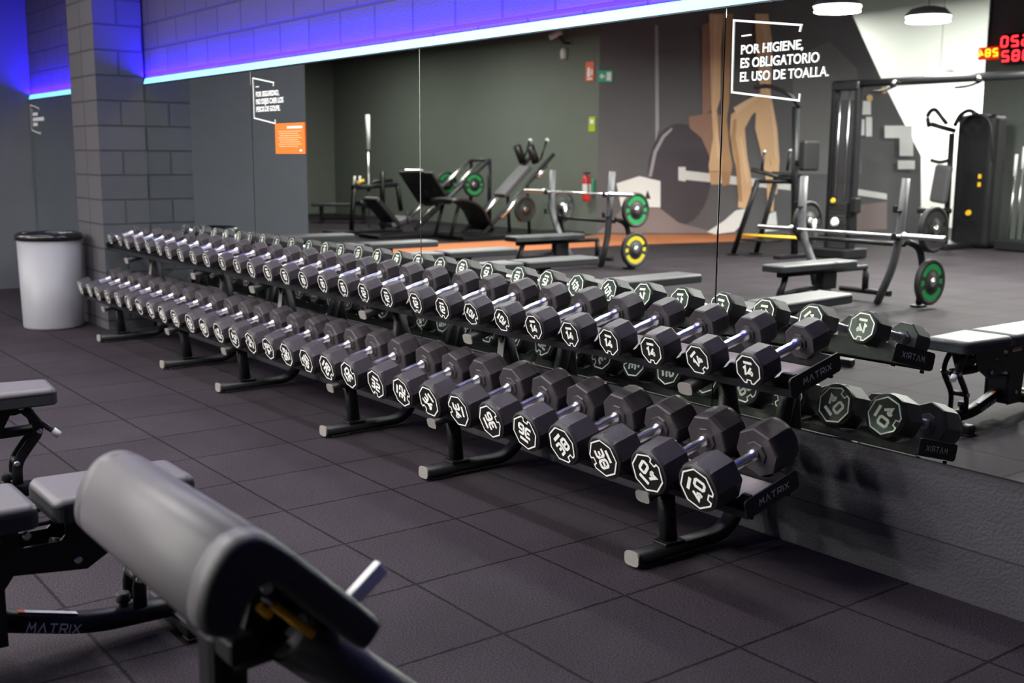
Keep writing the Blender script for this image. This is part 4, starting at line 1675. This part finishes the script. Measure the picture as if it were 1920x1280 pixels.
flat_sign('fire_sign', 'small upright red fire equipment sign on the olive wall near the mural', 1107, 134, 15, 36, M['sign_red'], [(-.05, -.28, .28, .2), (-.36, -.2, -.2, .1), (-.3, -.42, .3, -.34)])
flat_sign('notice_sign', 'small lime green notice on the olive wall above the extinguisher', 1111, 233, 12, 28, M['sign_lime'], [(-.25, .05, .25, .32)])
# mural wall
K0, K1 = Vector((-14.3, -10.72, 0)), Vector((-11.07, -15.85, 0))
dK = (K1 - K0).normalized()
nK = Vector((-dK.y, dK.x, 0))
if nK.x < 0:
    nK = -nK


def kpt(u, v, off=0.0):
    r = ray(u, v)
    n = Vector((nK.x, -nK.y, 0))
    g = Vector((K0.x, -K0.y, 0)) + n * off
    k = (g - CAM).dot(n) / r.dot(n)
    p = CAM + r * k
    return Vector((p.x, -p.y, p.z))


def zk(X, Y):
    return 1100 + X * .42977, Y * .42977


top = [K0 + Vector((0, 0, 5)), kpt(1560, -60), kpt(1611, 56), kpt(1650, 142), kpt(1676, 193), kpt(1727, 292)]
e_ = kpt(1727, 440)
outline = [K0.copy()] + top + [Vector((e_.x, e_.y, 0))]
outline[2].z = min(outline[2].z, 5.0)
MC = {'bg': (.125, .120, .132), 'bg2': (.185, .182, .188), 'skin': (.82, .52, .30), 'skin_dk': (.55, .31, .16), 'skin_lt': (.90, .62, .40), 'shoe': (.85, .85, .87), 'disc': (.070, .056, .072), 'line': (.40, .38, .42),
      'white': (.92, .93, .92), 'wood': (.36, .20, .145), 'dust': (.27, .21, .21), 'bar': (.78, .78, .78), 'warm': (.9, .6, .3), 'ink': (.03, .03, .03)}
keys = list(MC)
mm = [mat('mural_print_' + k, MC[k], .7, noise=.12, nscale=1.5) for k in keys]
wm = MB()
wm.prism([p - nK * .15 for p in outline], nK * .15, mi=keys.index('bg'))
lay = [0.003]


def mp(key, pts, zoom=True):
    lay[0] += .0012
    wm.face([kpt(*(zk(*p) if zoom else p), off=lay[0]) for p in pts], keys.index(key))


def ell(cx, cy, rx, ry, n=28):
    return [(cx + rx * math.cos(2 * PI * k / n), cy + ry * math.sin(2 * PI * k / n)) for k in range(n)]


mp('bg2', [(900, 250), (1060, 180), (1180, 300), (1200, 760), (900, 760)])
mp('line', [(298, 110), (312, 110), (316, 560), (300, 620)])
mp('disc', ell(405, 760, 138, 222))
mp('line', [(372, 556), (330, 590), (292, 660), (270, 770), (284, 770), (306, 665), (340, 600), (374, 566)])
mp('dust', [(45, 1015), (90, 980), (150, 915), (320, 908), (400, 970), (540, 1008), (700, 1018), (1000, 1020)])
mp('dust', [(1130, 900), (1310, 880), (1310, 1000), (1130, 1010)])
mp('white', [(130, 800), (230, 768), (322, 790), (322, 905), (150, 900)])
mp('ink', [(252, 870), (266, 828), (280, 866)])
mp('wood', [(503, 110), (548, 90), (548, 480), (505, 500)])
mp('wood', [(445, 510), (535, 492), (605, 505), (600, 570), (540, 690), (500, 600), (450, 560)])
mp('bar', [(400, 728), (432, 728), (432, 792), (400, 786)])
mp('bar', [(415, 742), (890, 797), (890, 830), (415, 782)])
mp('bar', [(1130, 815), (1310, 845), (1310, 870), (1130, 845)])
mp('skin_dk', [(600, 60), (640, 60), (628, 250), (622, 450), (612, 520), (622, 640), (636, 720), (622, 805), (592, 812), (582, 740), (592, 600), (590, 480)])
mp('skin', [(535, 60), (600, 60), (588, 200), (584, 430), (568, 480), (577, 600), (592, 700), (578, 805), (542, 805), (532, 720), (552, 600), (545, 470), (540, 300)])
mp('skin', [(740, 450), (782, 430), (800, 560), (800, 700), (820, 820), (815, 925), (790, 915), (785, 800), (760, 660), (735, 560)])
mp('skin', [(790, 400), (802, 440), (722, 500), (690, 560), (700, 680), (722, 800), (704, 912), (660, 905), (665, 800), (640, 680), (625, 580), (630, 500), (700, 440)])
mp('skin_dk', [(640, 520), (655, 520), (650, 600), (668, 700), (680, 880), (664, 880), (648, 700), (630, 600)])
mp('skin', [(735, 60), (792, 60), (812, 200), (802, 400), (832, 560), (842, 700), (832, 845), (800, 855), (805, 720), (780, 560), (760, 420), (740, 200)])
mp('skin_lt', [(552, 70), (572, 70), (566, 300), (560, 440), (556, 440), (556, 300)])
mp('skin_lt', [(566, 520), (578, 640), (580, 700), (570, 690), (562, 600)])
mp('skin_lt', [(676, 590), (690, 690), (706, 800), (698, 800), (680, 700), (668, 600)])
mp('skin_lt', [(760, 80), (780, 80), (796, 220), (792, 400), (784, 400), (780, 220)])
mp('skin_lt', [(808, 440), (826, 560), (832, 690), (822, 690), (812, 560), (800, 460)])
mp('skin_dk', [(540, 745), (582, 745), (580, 752), (540, 752)])
mp('skin_dk', [(588, 745), (630, 745), (628, 752), (588, 752)])
for hx in (545, 556, 567, 596, 606, 617):
    mp('skin_dk', [(hx, 756), (hx + 3, 756), (hx + 3, 806), (hx, 806)])
mp('skin_lt', [(640, 470), (690, 440), (760, 405), (764, 420), (700, 460), (655, 500)])
mp('shoe', [(525, 1012), (600, 962), (650, 918), (704, 908), (694, 960), (645, 1010), (560, 1022)])
mp('shoe', [(760, 1012), (786, 935), (826, 922), (834, 1005)])
for q in ((1188, 440, 1240, 500), (1188, 520, 1212, 590), (1218, 510, 1245, 595), (1300, 548, 1420, 602), (1365, 600, 1425, 680), (1358, 700, 1432, 738)):
    mp('white', [(q[0], q[1]), (q[2], q[1]), (q[2], q[3]), (q[0], q[3])])
mp('warm', ell(1235, 428, 14, 16, 12))
mp('warm', ell(1300, 390, 14, 18, 12))
structure(wm.build('wall_mural', mm), 'wall with a large photo mural of an athlete lifting a barbell', 'wall')

# exit sign on the mural wall
c = kpt(1135, 143, .02)
a_, b_ = kpt(1122, 143, .02), kpt(1149, 143, .02)
wd = (b_ - a_).length
hz = abs(kpt(1135, 132).z - kpt(1135, 154).z)
t = thing('exit_sign', 'small green exit sign with white arrow beside the mural corner', 'sign', c, math.atan2(dK.y, dK.x))
MB().box((0, 0, 0), (wd, .02, hz)).build('panel', M['sign_green'], t)
m = MB()
for yy in (-.0115, .0115):
    W_ = lambda a, b: (a * wd, yy, b * hz)
    m.face([W_(-.42, 0), W_(-.22, .28), W_(-.22, -.28)])
    m.face([W_(-.24, .10), W_(-.05, .10), W_(-.05, -.10), W_(-.24, -.10)])
    m.face([W_(.08, -.36), W_(.40, -.36), W_(.40, .36), W_(.08, .36)])
m.build('pictogram', M['vinyl'], t)
# extinguisher
p = gpt(1100, 350, .17)
zt, zb = gpt(1100, 322).z, gpt(1100, 376).z
t = thing('fire_extinguisher', 'red fire extinguisher hung on the olive wall, left of the mural', 'fire extinguisher', (p.x, p.y, zb))
H = zt - zb
MB().lathe([(.06, 0), (.078, .02), (.08, .05), (.08, H * .76), (.06, H * .86), (.03, H * .9), (.03, H * .93)], n=24).build('cylinder', M['red'], t)
MB().lathe([(.0805, H * .30), (.0808, H * .31), (.0808, H * .58), (.0805, H * .59)], n=24, ends=False).build('instruction_label', M['paper'], t)
m = MB()
m.box((0, 0, H * .96), (.05, .14, .035), bevel=.008)
m.tube([(.02, .05, H * .95), (.10, .06, H * .8), (.10, .03, H * .2)], .012, 8, fillet=.06)
m.build('valve_and_hose', M['rubber'], t)
m = MB()
m.box((nG.x * -.11, nG.y * -.11, H * .5), (.10, .06, .3), bevel=.004)
m.build('wall_bracket', M['sign_green'], t)
# sensor and camera
p = gpt(1057, 101, .04)
t = thing('motion_sensor', 'tiny white motion sensor on the olive wall below the camera', 'sensor', p)
MB().lathe([(.03, -.10), (.06, -.08), (.065, .06), (.04, .10)], n=16).build('body', M['white_plastic'], t)
p = gpt(1046, 64, .20)
t = thing('security_camera', 'small white security camera high on the olive wall', 'camera', p)
m = MB()
m.tube([(-.16, .05, -.05), (.08, -.02, .04)], .055, 14)
m.build('body', M['white_plastic'], t)
m = MB()
m.tube([(.02, 0, 0), (.10, -.06, -.16), Vector((.10, -.06, -.16)) - nG * .13], .025, 8)
m.build('wall_arm', M['rubber'], t)
